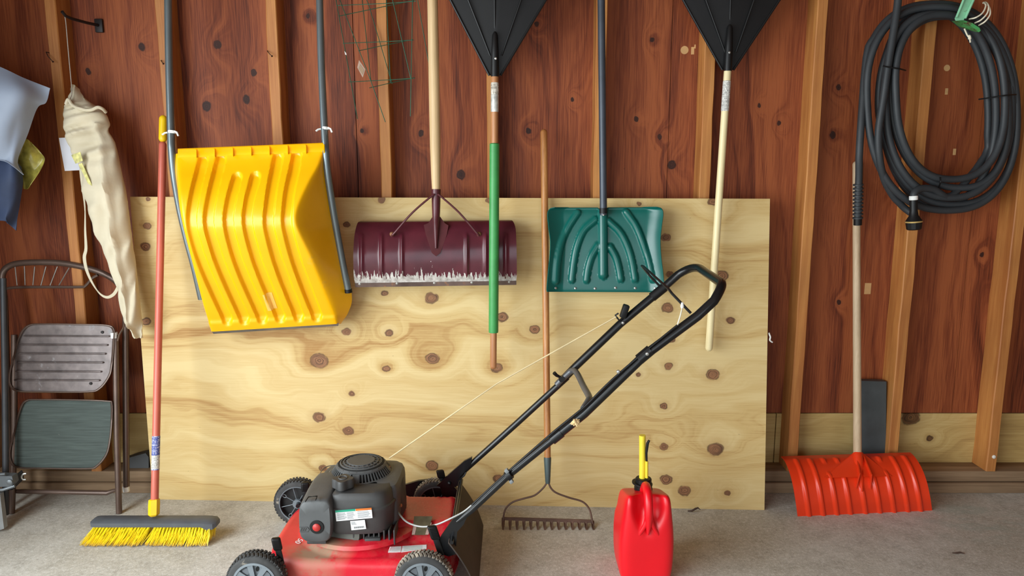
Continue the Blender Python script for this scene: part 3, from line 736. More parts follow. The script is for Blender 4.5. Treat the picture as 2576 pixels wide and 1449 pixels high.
# ---------------------------------------------------------------- teal shovel
def teal_shovel():
    t = thing('snow_shovel', 'teal green plastic snow shovel with dark tube handle, hung on the wall', 'snow shovel', U(1518, 735, 0.0))
    R = [(1396, 523, 1652, 522, .008), (1383, 527, 1664, 526, .006), (1378, 540, 1668, 538, -.002), (1381, 575, 1664, 572, -.012), (1385, 610, 1661, 606, -.020), (1383, 650, 1663, 646, -.026), (1379, 690, 1668, 688, -.030), (1376, 725, 1671, 728, -.034), (1377, 734, 1670, 735, -.034)]
    A = rows_interp(R, 110); u = np.linspace(0, 1, 150)
    PXg = A[:, 0:1] * (1 - u) + A[:, 2:3] * u; PYg = A[:, 1:2] * (1 - u) + A[:, 3:4] * u
    Y = A[:, 4:5] - 0.035 * np.clip((np.abs(u * 2 - 1.0) - .72) / .28, 0, 1) ** 1.5 - .012 * (1 - np.abs(2 * u - 1)) * 0
    # sunken centre
    Y = Y + 0.010 * np.sin(np.pi * np.linspace(0, 1, 110))[:, None]
    P = UG(PXg, PYg, Y); N = normals(P); h = np.zeros(PXg.shape)
    lines = [[(1453, 535), (1430, 570), (1412, 610), (1402, 655), (1398, 706)], [(1498, 552), (1468, 580), (1451, 620), (1443, 660), (1438, 704)], [(1504, 618), (1488, 645), (1479, 675), (1475, 704)],
             [(1535, 622), (1549, 648), (1557, 678), (1561, 702)], [(1530, 556), (1560, 585), (1580, 625), (1591, 665), (1597, 702)], [(1575, 533), (1600, 570), (1618, 615), (1632, 660), (1641, 702)]]
    for ln in lines:
        d = seg_dist(PXg, PYg, [p[:2] for p in spl(ln, 5)]); h = np.maximum(h, 0.0115 * np.sqrt(np.clip(1 - (d / 9.0) ** 2, 0, 1)))
    d = seg_dist(PXg, PYg, [(1516, 520), (1517, 690)]); h = np.maximum(h, 0.019 * np.sqrt(np.clip(1 - (d / 12.5) ** 2, 0, 1)))
    bl = MB().sheet(P + N * h[..., None], 0.003).build('blade', m_teal, t, 60)
    for k in range(6):
        px = 1397 + k * 50.2; dd = (PXg - px) ** 2 + (PYg - 725) ** 2; ij = np.unravel_index(np.argmin(dd), dd.shape)
        MB().lathe([(0.0052, 0), (0.0045, .002), (.0015, .0032)], P[ij] + N[ij] * .0005, N[ij], 10).build('rivet', m_rivet, t)
    a = U(1518, 530, -.022); b = U(1512, -60, .02)
    MB().tube([along(a, b, -.02), along(a, b, 0), along(a, b, .03), along(a, b, .5), along(a, b, 1)], [.0135, .0135, .0135, .0135, .0135], 16).build('handle', m_dgrey, t)
    MB().tube([along(a, b, -.012), along(a, b, .012)], .0152, 16).build('collar', m_black, t)
    MB().lathe([(0.004, 0), (0.003, .002), (.001, .0025)], U(1518, 541, -.044), (0, -1, 0), 10).build('rivet', m_rivet, t)
    w = .05; MB().tube([b, b + Vector((0, 0, .03)), b + Vector((-w, 0, .07)), b + Vector((-w, 0, .12)), b + Vector((w, 0, .12)), b + Vector((w, 0, .07)), b + Vector((0, 0, .03))], .012, 10).build('d_grip', m_black, t)
teal_shovel()

# ---------------------------------------------------------------- orange-red pusher on the floor
def red_pusher():
    t = thing('snow_pusher', 'bright orange-red ribbed plastic snow pusher standing on the floor, wooden handle up', 'snow shovel', UZ(2170, 1292, 0))
    yb = UZ(2007, 1299, 0).y; yr = UZ(2345, 1284, 0).y
    R = [(1965, 1148, 2290, 1138, .055, .060), (1975, 1160, 2302, 1150, .005, .02), (1986, 1186, 2318, 1176, -.050, -.028), (1995, 1220, 2331, 1210, -.092, -.062), (2002, 1262, 2340, 1250, -.110, -.077), (2007, 1299, 2345, 1284, yb, yr)]
    A = rows_interp(R, 70); u = np.linspace(0, 1, 190)
    PXg = A[:, 0:1] * (1 - u) + A[:, 2:3] * u; PYg = A[:, 1:2] * (1 - u) + A[:, 3:4] * u; Y = A[:, 4:5] * (1 - u) + A[:, 5:6] * u
    P = UG(PXg, PYg, Y); N = normals(P); h = np.zeros(PXg.shape); tt = np.linspace(0, 1, 70)[:, None]
    for k, c in enumerate((.084, .19, .292, .393, .505, .612, .717, .82, .916)):
        top = .10 if k in (0, 1, 7, 8) else .40
        if k == 4: top = .6
        w = np.clip(1 - (np.abs(u - c) / .021), 0, 1); prof = smooth01(w * 1.5)
        rib = prof * smooth01((tt - top) / .1)
        if 2 <= k <= 6 and k != 4: rib = np.maximum(rib, prof * smooth01((tt - .10) / .1) * smooth01((.30 - tt) / .08))
        h = np.maximum(h, .0075 * rib)
    MB().sheet(P + N * h[..., None], 0.003).build('blade', m_orange, t, 60)
    # moulded socket with wings and fins
    def q(px, py, out=0.0):
        dd = (PXg - px) ** 2 + (PYg - py) ** 2; ij = np.unravel_index(np.argmin(dd), dd.shape); return Vector(P[ij]) + Vector(N[ij]) * out
    s0 = q(2158, 1146, .018); s1 = q(2165, 1235, .012)
    top = U(2157, 1142, 0.012)
    MB().tube([top, along(top, s1, .25), along(top, s1, .6), s1], [.0195, .0185, .0135, .003], 14).build('socket', m_orange, t)
    for (wx, wy, wm) in ((2074, 1203, -1), (2243, 1197, 1)):
        tri = [q(2158 + 8 * wm, 1150, .022), q(wx, wy, .004), q(2162 + 6 * wm, 1204, .020)]
        MB().prism(tri, (0, .004, 0.001)).build('wing', m_orange, t, 0)
    for (fx, fy, d) in ((2150, 1228, -1), (2187, 1230, 1)):
        tri = [q(2158 + 8 * d, 1152, .026), q(fx - 4 * d, fy - 30, .030), q(fx, fy, .004), q(2158 + 8 * d, 1160, .004)]
        MB().prism(tri, (0.004, 0, 0)).build('fin', m_orange, t, 0)
    b = U(2154, 405, 0.172); a = along(top, b, -.03)
    stick(MB(), a, b, 0.0158, 0.0140, round0=False).build('handle', m_greyw, t)
red_pusher()

# ================================================================ coiled hose on its green hanger
m_hose = mat('black_rubber', (50, 53, 56), 0.5, var=0.12, vs_=10, spec=0.35)
m_hang = mat('pale_green_paint', (140, 204, 164), 0.45, var=0.15, dirt=((96, 74, 52), 0.62, 40))
m_rope = mat('white_cord', (226, 216, 192), 0.8, var=0.12, vs_=60)
def hose():
    t = thing('garden_hose', 'coiled black rubber hose with nozzle hung on the green hanger', 'hose', U(2370, 545, 0.03))
    loops = [(2168, 2560, 6, 543, .055), (2182, 2556, 16, 530, .020), (2210, 2552, 26, 512, .050), (2228, 2540, 34, 492, .012), (2240, 2532, 38, 470, .030), (2254, 2524, 40, 450, -.012), (2216, 2486, 30, 525, .062)]
    pts = [(2158, 548, .045), (2159, 505, .04), (2161, 440, .03), (2163, 360, .015)]
    n = 28
    for i in range(len(loops)):
        A = loops[i]; B = loops[min(i + 1, len(loops) - 1)]
        last = i == len(loops) - 1
        for k in range(n):
            f = k / n; a = math.pi + 2 * math.pi * f            # starts on the left going up
            if i == 0 and k < 2: continue
            if last and f > 0.60: break
            L, Rr, T, Bm, Y = [A[q] * (1 - smooth01(f)) + B[q] * smooth01(f) for q in range(5)]
            cx, cy = (L + Rr) / 2, (T + Bm) / 2; c, s_ = math.cos(a), -math.sin(a)
            ex = math.copysign(abs(c) ** 0.86, c); ey = math.copysign(abs(s_) ** 0.9, s_)
            px = cx + (Rr - L) / 2 * ex + (12.6 + (0, 10, -9, 8, -6, 6, -4)[i]) * math.sin(a)
            py = cy - (Bm - T) / 2 * ey
            pts.append((px, py + 2.5 * math.sin(3 * a + i * 1.7), Y + .006 * math.sin(2 * a + i)))
    pts += [(2395, 492, .02), (2350, 476, .0), (2318, 474, -.012), (2301, 484, -.02), (2298, 500, -.022)]
    ob = MB().tube(PT(spl(pts, 3)), 0.0132, 10).build('hose', m_hose, t)
    # rising tail that leaves the coil at the top left
    tail = spl([(2299, 541, .03), (2276, 524, .045), (2262, 510, .045), (2246, 492, .04), (2224, 450, .02), (2212, 395, .0), (2210, 330, -.006), (2222, 250, -.012), (2234, 165, -.016), (2246, 90, -.012), (2257, 20, -.005), (2266, -60, .0), (2285, -130, .01), (2330, -150, .02), (2370, -100, .03), (2385, -30, .035)], 5)
    MB().tube(PT(tail), 0.0132, 10).build('hose_tail', m_hose, t)
    st = MB(); base = U(2159, 465, .037); end = U(2158, 548, .045)
    for k in range(10):
        c = along(base, end, k / 9.0); st.lathe([(0.0135, -.0042), (0.0185, -.003), (0.0185, .003), (0.0135, .0042)], c, end - base, 14)
    st.build('strain_relief', m_hose, t)
    MB().tube([along(base, end, 1.0), along(base, end, 1.22)], .0155, 14).build('coupling', m_black, t)
    # nozzle
    a = U(2298, 494, -.022); b = U(2299, 578, -.024); d = (b - a); Ln = d.length
    nz = MB().lathe([(0.0125, 0.0), (0.0135, .05 * Ln), (0.0135, .42 * Ln), (.0165, .58 * Ln), (.026, .70 * Ln), (.0285, .74 * Ln)], a, d, 22).build('nozzle', m_black, t)
    MB().lathe([(0.0285, .735 * Ln), (0.0300, .75 * Ln), (0.0295, .775 * Ln), (.0285, .78 * Ln)], a, d, 22).build('brass_ring', mat('pale_brass', (222, 190, 120), .35, .5), nz)
    MB().lathe([(0.0275, .775 * Ln), (0.0285, .80 * Ln), (0.026, .97 * Ln), (.022, 1.0 * Ln)], a, d, 12).build('nozzle_head', m_black, nz, 20)
    MB().lathe([(0.0135, -.002), (0.0150, 0), (0.0150, .10 * Ln), (.0135, .11 * Ln)], a, d, 18).build('white_collar', m_tie, nz)
    for q in ([(2221, 166, -.035), (2236, 169, -.037), (2262, 173, -.035), (2278, 177, .0)], [(2462, 250, .03), (2490, 246, .0), (2530, 240, -.03), (2556, 238, -.01)], [(2362, 470, .0), (2366, 458, -.03), (2365, 446, -.02)]):
        MB().tube(PT(spl(q, 4)), 0.0028, 6).build('zip_tie', m_black, t)
hose()
def hanger():
    t = thing('hose_hanger', 'pale green metal hanger holding up the coiled black hose', 'hook', U(2432, 60, 0.0))
    a = [(2447, -60, -.058), (2421, 0, -.058), (2400, 48, -.058), (2400, 53, -.054), (2424, 53, -.054), (2436, 0, -.058), (2464, -60, -.058)]
    s = MB().prism(PT([(2436, -40, -.05), (2424, 0, -.05), (2403, 46, -.05), (2406, 53, -.05), (2424, 51, -.05), (2450, 0, -.05), (2466, -40, -.05)]), (0, .004, 0)); s.build('strap', m_hang, t, 0)
    for e in ([(2438, -40, -.054), (2423, 2, -.054), (2406, 44, -.054)], [(2464, -40, -.054), (2448, 2, -.054), (2428, 46, -.054)]):
        MB().tube(PT(e), 0.0042, 8).build('strap_flange', m_hang, t)
    lip = [(2402, 53, -.052), (2424, 51, -.062), (2446, 58, -.060), (2464, 70, -.055), (2467, 77, -.05), (2463, 81, -.045), (2442, 75, -.02), (2420, 68, -.005)]
    MB().prism(PT(lip), (0, 0.02, 0.004)).build('hook_lip', mat('green_paint_dark', (70, 150, 84), .5, var=.2, dirt=((84, 60, 34), .5, 40)), t, 0)
    up = U(2450, -40, -.05); MB().box((up.x + .02, .07, up.z + .02), (.05, .25, .02), bev=.004).build('wall_arm', m_hang, t)
hanger()
def cord():
    t = thing('cord', 'white cotton cord looped round the hose beside the green hanger', 'cord', U(2455, 70, 0))
    for q in ([(2438, 48, -.035), (2455, 44, -.058), (2472, 32, -.060), (2480, 14, -.045), (2474, 6, -.02)], [(2452, 58, -.04), (2468, 50, -.06), (2483, 34, -.062), (2487, 16, -.05), (2480, 6, -.02), (2472, 8, -.01)], [(2462, 64, -.04), (2478, 54, -.062), (2490, 38, -.06), (2490, 22, -.05), (2484, 10, -.03)]):
        MB().tube(PT(spl(q, 5)), 0.0026, 7).build('loop', m_rope, t)
    MB().tube(PT(spl([(2426, 72, -.02), (2433, 88, -.022), (2439, 96, -.024), (2441, 107, -.024)], 4)), 0.0026, 7).build('loose_end', m_rope, t)
    kn = U(2439, 94, -.024)
    MB().lathe([(0.003, -.008), (0.0058, -.003), (.0045, 0), (.006, .004), (.003, .008)], kn, (.3, 0, -1), 10).build('knot', m_rope, t)
cord()

# ================================================================ wire tomato cage hung behind the handles
m_gwire = mat('green_wire', (46, 92, 70), 0.4, 0.3)
def cage():
    t = thing('plant_cage', 'green wire plant cage hung between the yellow shovel and the wooden handle', 'plant cage', U(930, 300, 0.06))
    cr = lambda x, y, Y: (840 + x / 2.898, y / 2.898, Y)
    legs = [[(5, -60, .07), (110, 520, .06), (172, 868, .055)], [(10, -80, .02), (45, 5, .02), (270, 592, .0), (375, 890, -.01)], [(200, -60, .1), (270, 592, .09)],
            [(215, -60, .09), (255, 40, .09), (425, 612, .07)], [(380, -60, .04), (412, 604, .03)], [(408, -60, .02), (428, 0, .02), (560, 570, .0)], [(576, -60, .0), (572, 120, .0), (558, 848, -.005)], [(600, -60, .09), (683, 412, .085), (700, 520, .08)]]
    for l in legs: MB().tube(PT([cr(*p) for p in l]), 0.0015, 6).build('upright', m_gwire, t)
    rings = [[(20, 40, .07), (380, 25, .035), (600, 8, .0)], [(35, 118, .02), (300, 62, .05), (585, 2, .09)], [(65, 316, .065), (405, 302, .035), (580, 292, .0)], [(178, 371, .01), (345, 335, .04), (575, 288, .085)],
             [(105, 598, .06), (410, 582, .03), (585, 570, .0)], [(258, 641, .0), (425, 602, .03), (590, 566, .07)]]
    for l in rings: MB().tube(PT([cr(*p) for p in l]), 0.0014, 6).build('ring_wire', m_gwire, t)
    m_clear = mat('clear_tag', (168, 140, 122), .3, var=.1)
    pl = PT([cr(x, y, .005) for x, y in ((183, 438), (228, 505), (210, 566), (170, 492))]); MB().prism(pl, (0, .001, 0)).build('tag', m_clear, t, 0)
    pl = PT([cr(x, y, .004) for x, y in ((190, 468), (220, 508), (208, 545), (180, 500))]); MB().prism(pl, (0, .0008, 0)).build('tag_card', mat('tag_card', (150, 122, 92), .5), t, 0)
    pl = PT([cr(x, y, .055) for x, y in ((76, 372), (90, 388), (92, 402), (82, 398))]); MB().prism(pl, (0, .001, 0)).build('twist_tie', m_tie, t, 0)
cage()

# ================================================================ canvas bag on a string
m_canvas = mat('cream_canvas', (204, 193, 168), 0.85, var=0.06, vs_=9, bump=0.12)
def bag():
    t = thing('canvas_bag', 'long cream canvas drawstring bag hanging from a hook by a string', 'bag', U(345, 850, 0.0))
    S = [(186, 188, 213, .060), (181, 195, 222, .055), (176, 206, 240, .050), (172, 226, 258, .046), (166, 244, 268, .042), (163, 256, 275, .038), (161, 268, 292, .032), (162, 272, 312, .030), (166, 272, 332, .028), (170, 286, 354, .026), (178, 292, 374, .022), (189, 298, 400, .018), (203, 306, 440, .010), (215, 316, 485, .003), (228, 322, 530, -.004), (244, 328, 580, -.010), (262, 333, 625, -.014), (276, 339, 665, -.018), (289, 344, 705, -.020), (299, 349, 745, -.022), (307, 353, 785, -.024), (316, 356, 812, -.024), (330, 358, 835, -.024), (340, 358, 850, -.022)]
    A = rows_interp([tuple(map(float, s)) for s in S], 110); nk = 56; rings = []
    rr = np.random.default_rng(5); ph = rr.uniform(0, 6.28, (12, 3)); 
    for i in range(len(A)):
        l, r_, y, Y = A[i]; tt = i / (len(A) - 1); hw = (r_ - l) / 2; cx = (l + r_) / 2; ring = []
        dep = min(0.042, hw * 1.5e-3 * 0.85) * (0.55 if tt > .93 else 1)
        for k in range(nk):
            a = 2 * math.pi * k / nk
            wr = 0
            for q in range(12):
                fz = (3 + q * 2.2); wr += math.sin(fz * tt * 6.0 + (1 + q % 4) * a + ph[q, 0]) * (0.5 + .5 * math.sin(ph[q, 1] + a + tt * 9)) / (1.0 + .45 * q)
            amp = 0.10 + 0.10 * smooth01(np.array((tt - .35) / .3)).item() + (.25 if tt < .2 else 0) * .5
            f = 1 + .16 * wr * (1 if math.sin(a) < 0 else .3)
            px = cx + hw * math.cos(a); p = U(px, y, Y)
            p.y += dep * math.sin(a) * f - (0.010 * wr * amp * 5.0 if math.sin(a) < 0.2 else 0)
            # diagonal fold running down the front
            if math.sin(a) < 0 and tt > .3:
                fold = math.exp(-((math.cos(a) - (0.75 - 1.2 * (tt - .3))) / .16) ** 2); p.y -= .016 * fold
            ring.append(p)
        rings.append(ring)
    MB().loft(rings).build('sack', m_canvas, t, 60)
    # gathered hem below the open flap
    hem = spl([(166, 262, .0), (172, 250, -.004), (180, 262, -.008), (192, 270, -.012), (205, 274, -.014), (218, 277, -.014), (232, 276, -.014), (246, 270, -.010), (258, 274, .0), (266, 282, .02)], 5)
    MB().tube(PT(hem), 0.006, 8).build('hem', m_canvas, t)
    MB().tube(PT(spl([(163, 40, .02), (166, 60, .02), (172, 130, .022), (178, 195, .024), (181, 232, .02), (176, 250, .0)], 4)), 0.0016, 6).build('string', mat('grey_string', (168, 160, 150), .8), t)
    MB().prism(PT([(148, 347, .045), (170, 346, .045), (204, 428, .04), (163, 430, .045)]), (0, .001, 0)).build('paper_tag', mat('white_paper', (206, 206, 214), .7, var=.03), t, 0)
    st = spl([(203, 425, .0), (206, 460, .002), (213, 520, -.002), (214, 580, -.006), (216, 625, -.012), (212, 648, -.014), (218, 680, -.014), (232, 712, -.014), (250, 738, -.014), (268, 748, -.014), (284, 742, -.014), (294, 728, -.016), (299, 712, -.02)], 5)
    w = 8.0; L1 = []; L2 = []
    for i, p in enumerate(st):
        q = st[min(i + 1, len(st) - 1)]; p0 = st[max(i - 1, 0)]; dx, dy = q[0] - p0[0], q[1] - p0[1]; L = math.hypot(dx, dy) + 1e-9
        ww = w * (0.25 + .75 * abs(math.cos(i / len(st) * 7.0 + .3)))
        L1.append(U(p[0] - dy / L * ww / 2, p[1] + dx / L * ww / 2, p[2])); L2.append(U(p[0] + dy / L * ww / 2, p[1] - dx / L * ww / 2, p[2] - .004))
    MB().sheet(np.array([L1, L2]), 0.0015).build('strap', m_canvas, t)
    m_lp = striped_label('printed_strip', (214, 206, 130), (150, 150, 140), 320, thr=.5)
    g = mat('printed_patch', (206, 200, 130), .4, var=.25, vs_=60)
    MB().prism(PT([(179, 390, -.036), (202, 382, -.042), (208, 404, -.044), (190, 412, -.038)]), (0, .0015, 0)).build('printed_patch', g, t, 0)
    e = spl([(202, 412, -.036), (212, 432, -.038), (224, 458, -.042), (238, 485, -.044), (248, 506, -.044)], 4)
    L1 = [U(p[0] - 5 + 3 * i / len(e), p[1] + 2, p[2]) for i, p in enumerate(e)]; L2 = [U(p[0] + 4 - 3 * i / len(e), p[1] - 2, p[2] - .004) for i, p in enumerate(e)]
    MB().sheet(np.array([L1, L2]), 0.002).build('piping', g, t)
bag()
def bag_hook():
    c = U(165, 40, .02)
    t = thing('wall_hook', 'small dark metal hook high on the wall carrying the canvas bag', 'hook', (c.x, YW, c.z))
    m = mat('dark_iron', (48, 44, 44), .5, .6)
    MB().box((c.x + .03, YW - .006, c.z - .005), (.03, .012, .05), bev=.003).build('plate', m, t)
    MB().tube([(c.x + .03, YW - .004, c.z - .004), (c.x + .02, .12, c.z - .006), (c.x + .004, .05, c.z - .004), (c.x, .02, c.z), (c.x - .002, .004, c.z + .012)], .0055, 8).build('arm', m, t)
bag_hook()

# ================================================================ folded step stool
m_brown = mat('brown_enamel', (98, 80, 71), 0.32, 0.4, var=0.12, dirt=((196, 188, 176), 0.76, 45))
m_step = mat('worn_brown_step', (108, 98, 96), 0.38, 0.4, var=0.2, vs_=30, dirt=((150, 148, 150), 0.62, 26))
m_mat = mat('grey_rubber_mat', (66, 76, 72), 0.75, var=0.2, vs_=60, stretch=(.15, 1, 3), dirt=((170, 170, 156), 0.71, 45))
def stool():
    t = thing('step_stool', 'brown metal two-step folding stool with curved back rail, folded against the wall', 'step stool', (-1.52, -0.08, 0))
    yl = lambda py, o=0.0: -0.075 + 0.14 * np.clip((1290 - py) / 640.0, 0, 1) + o      # lean of the folded frame
    Q = lambda px, py, o=0.0: U(px, py, float(yl(py, o)))
    hoop = spl([(22, 1262), (20, 1100), (16, 900), (12, 760), (6, 715), (8, 685), (26, 668), (60, 661), (120, 660), (170, 664), (225, 676), (268, 692), (296, 712), (311, 740), (316, 785), (316, 900), (317, 1060), (318, 1225)], 5)
    MB().tube([Q(a, b, .03) for a, b in hoop], 0.0118, 12).build('back_frame', m_brown, t)
    MB().lathe([(0.0125, 0), (.0125, .02)], Q(318, 1236, .03), (0, 0, 1), 14).build('foot_cap', m_tie, t)
    MB().tube([Q(a, b, .02) for a, b in spl([(6, 728), (40, 723), (110, 722), (200, 722), (215, 719), (232, 700), (246, 692)], 4)], 0.0055, 8).build('lower_rail', m_brown, t)
    for x0, y0, x1, y1 in ((110, 555, 125, 690), (178, 550, 183, 688), (253, 553, 240, 688), (335, 552, 298, 690), (418, 552, 365, 690), (505, 560, 430, 690)):
        MB().tube([Q(x0 / 2.898, 480 + y0 / 2.898, .025), Q(x1 / 2.898, 480 + y1 / 2.898, .022)], 0.0022, 6).build('spoke', m_steel, t)
    for q in ([(291, 842), (292, 950), (294, 1100), (300, 1296)], [(36, 842), (36, 950), (36, 1100), (30, 1296)]):
        p = [Q(a, b, -.012) for a, b in q]; p[-1].z = max(p[-1].z, .002); MB().tube(p, 0.0112, 12).build('front_leg', m_brown, t)
    MB().lathe([(0.0125, 0), (.0125, .022)], Q(288, 850, -.014), (0, 0, 1), 14).build('white_cap', m_tie, t)
    MB().tube([Q(38, 1236, .0), Q(60, 1236, .0), Q(270, 1240, .0), Q(286, 1234, .0), Q(296, 1232, -.008)], [.008, .0095, .0095, .007, .004], 10).build('cross_bar', m_brown, t)
    MB().tube([Q(316, 806, .012), Q(310, 826, -.005), Q(300, 842, -.018), Q(296, 858, -.02)], .0035, 6).build('latch_wire', mat('strap_leather', (96, 74, 58), .7), t)
    def tray(name, out, ridges, m_in, m_rim, o):
        O = spl(out, 5, closed=True); cx = sum(p[0] for p in O) / len(O); cy = sum(p[1] for p in O) / len(O)
        rings = []
        for f, d in ((1.0, .012), (1.0, .0), (.985, -.006), (.965, -.006), (.955, .0), (.95, .003)):
            rings.append([Q(cx + (p[0] - cx) * f, cy + (p[1] - cy) * f, o + d) for p in O])
        rim = MB().loft(rings, cap=False).build(name, m_rim, t, 50)
        inn = [[Q(cx + (p[0] - cx) * f, cy + (p[1] - cy) * f, o + .003) for p in O] for f in (.955, .8, .5, .2)]
        MB().loft(inn + [[Q(cx, cy, o + .003)] * len(O)], cap=False).build('tread', m_in, rim, 40)
        bk = [[Q(cx + (p[0] - cx) * f, cy + (p[1] - cy) * f, o + .012) for p in O] for f in (1.0, .5)]
        MB().loft(bk + [[Q(cx, cy, o + .012)] * len(O)], cap=False).build('underside', m_rim, rim, 40)
        for (x0, y0, x1) in ridges:
            MB().tube([Q(x0, y0, o + .003), Q(x0 + 4, y0, o - .001), Q(x1 - 4, y0 + 1, o - .001), Q(x1, y0 + 1, o + .003)], [.001, .0035, .0035, .001], 8).build('ridge', m_in, rim)
        return rim
    r1 = tray('upper_step', [(70, 817), (110, 813), (200, 814), (268, 816), (288, 826), (289, 856), (284, 920), (276, 950), (252, 980), (220, 988), (100, 988), (45, 986), (24, 972), (22, 940), (34, 890), (48, 842)],
              [(58, 845, 278), (50, 867, 274), (46, 889, 269), (42, 911, 263), (38, 934, 258), (34, 956, 254)], m_step, m_brown, -.022)
    for px, py in ((257, 836), (228, 965)): MB().lathe([(0.006, 0), (0.005, .0015), (.002, .0016)], Q(px, py, -.021), (0, -1, -.1), 12).build('screw', mat('dark_screw', (60, 58, 58), .5, .7), r1)
    tray('lower_step', [(64, 1006), (100, 1003), (200, 1004), (272, 1007), (284, 1014), (284, 1060), (279, 1110), (270, 1145), (246, 1174), (220, 1181), (100, 1180), (46, 1178), (26, 1166), (22, 1135), (34, 1085), (48, 1030)], [], m_mat, m_brown, -.022)
stool()

# ================================================================ things at the left edge
def cloth_poly(name, label, cat, pts, cols, m, loc, amp=.008, thick=.002, seed=1):
    """hanging sheet lofted between rows of px points (px,py,Y), with soft folds"""
    rows = [rows_interp([tuple(map(float, q)) for q in r], cols) for r in pts]
    R = np.array(rows); nr = 40; k = np.array([rows_interp([tuple(R[i, j]) for i in range(len(pts))], nr) for j in range(cols)]).transpose(1, 0, 2)
    r = np.random.default_rng(seed); X, Yg = np.meshgrid(np.linspace(0, 1, cols), np.linspace(0, 1, nr)); f = np.zeros(X.shape)
    for q in range(7):
        a, b, c = r.uniform(2, 10), r.uniform(1, 7), r.uniform(0, 6.3); f += np.sin(a * X + b * Yg + c + .6 * np.sin(3 * X + 5 * Yg + q)) / (1 + .5 * q)
    P = UG(k[..., 0], k[..., 1], k[..., 2] + amp * f)
    return single(MB().sheet(P, thick), name, m, label, cat, loc, 60)
m_tarp = mat('pale_blue_tarp', (146, 158, 178), 0.5, var=0.05, vs_=5)
m_navy = mat('navy_cloth', (48, 62, 92), 0.7, var=0.15, vs_=10)
m_bagp = mat('clear_yellow_packet', (176, 166, 78), 0.25, var=0.35, vs_=22)
cloth_poly('tarp', 'pale blue grey tarp hanging folded at the left edge', 'tarp',
           [[(-186, 90, -.12), (-100, 130, -.12), (0, 168, -.11), (60, 196, -.10), (126, 222, -.06)], [(-186, 200, -.16), (-100, 210, -.16), (0, 220, -.16), (60, 228, -.14), (116, 258, -.06)], [(-186, 270, -.17), (-100, 270, -.17), (0, 272, -.17), (55, 268, -.15), (94, 272, -.08)],
            [(-186, 330, -.17), (-100, 330, -.17), (0, 332, -.17), (40, 330, -.15), (70, 338, -.10)], [(-186, 390, -.16), (-100, 392, -.16), (0, 396, -.16), (30, 398, -.15), (45, 404, -.12)], [(-186, 398, -.16), (-100, 398, -.16), (0, 402, -.16), (35, 420, -.15), (60, 440, -.12)]], 36, m_tarp, U(-60, 400, -.15), .006, seed=4)
cloth_poly('folded_cloth', 'dark navy cloth hanging below the pale tarp', 'cloth',
           [[(-180, 380, -.10), (-90, 385, -.10), (0, 390, -.11), (30, 396, -.11), (54, 420, -.09)], [(-180, 450, -.12), (-90, 455, -.12), (0, 455, -.13), (40, 455, -.12), (58, 458, -.09)], [(-180, 510, -.12), (-90, 515, -.12), (0, 515, -.12), (30, 515, -.11), (50, 515, -.08)],
            [(-180, 540, -.10), (-90, 540, -.10), (0, 540, -.11), (20, 550, -.10), (44, 548, -.07)], [(-180, 560, -.09), (-90, 560, -.09), (4, 555, -.10), (24, 566, -.09), (40, 580, -.07)]], 30, m_navy, U(-60, 560, -.1), .008, .004, 9)
cloth_poly('plastic_packet', 'crumpled yellowish clear plastic packet tucked under the pale tarp', 'packet',
           [[(50, 344, -.05), (58, 346, -.05), (72, 352, -.06), (80, 362, -.06)], [(44, 380, -.05), (58, 382, -.06), (80, 380, -.07), (104, 386, -.05)], [(46, 410, -.045), (60, 410, -.06), (85, 408, -.07), (112, 402, -.05)], [(56, 440, -.04), (66, 440, -.05), (80, 440, -.06), (98, 432, -.05)], [(60, 474, -.05), (64, 476, -.05), (70, 474, -.05), (76, 464, -.05)]], 24, m_bagp, U(70, 470, -.07), .012, .002, 3)
def stand():
    t = thing('folding_stand', 'grey metal folding stand leg with a wing nut at the left edge', 'stand', (-1.86, -0.18, 0))
    gm = mat('grey_stand_metal', (120, 126, 130), .42, .5, var=.15)
    dm = mat('dark_stand_metal', (66, 68, 72), .5, .4, var=.12)
    gl = mat('light_grey_leg', (150, 152, 152), .45, .35, var=.1)
    MB().prism(PT([(-40, 1240, -.20), (0, 1243, -.20), (10, 1330, -.235), (-8, 1336, -.235), (-40, 1300, -.22)]), (0, .02, 0)).build('leg', gl, t, 0)
    MB().tube(PT([(8, 700, -.03), (12, 950, -.08), (14, 1190, -.13), (14, 1295, -.15)]), .011, 10).build('leg', dm, t)
    MB().prism(PT([(-30, 1196, -.19), (30, 1198, -.19), (34, 1216, -.19), (28, 1224, -.19), (-30, 1226, -.19)]), (0, .03, 0)).build('bracket', gm, t, 0)
    MB().tube(PT([(-30, 1190, -.195), (2, 1193, -.195), (14, 1192, -.195)]), .005, 8).build('clamp_rod', gm, t)
    MB().tube(PT([(-30, 1234, -.195), (8, 1232, -.195), (20, 1228, -.19), (38, 1222, -.185)]), .006, 8).build('clamp_rod', gm, t)
    MB().prism(PT([(26, 1206, -.17), (52, 1184, -.12), (56, 1190, -.12), (58, 1206, -.12), (32, 1232, -.17), (20, 1234, -.17)]), (0, .006, 0)).build('hinge_plate', dm, t, 0)
    MB().lathe([(.011, 0), (.010, .006), (.004, .008)], U(25, 1212, -.192), (.2, -1, 0), 12).build('bolt', gm, t)
    MB().tube(PT(spl([(66, 1191, -.135), (58, 1193, -.138), (54, 1200, -.14), (58, 1206, -.138), (65, 1206, -.135)], 5)), .0034, 8).build('wing_nut', mat('zinc', (200, 200, 196), .35, .8), t)
stand()
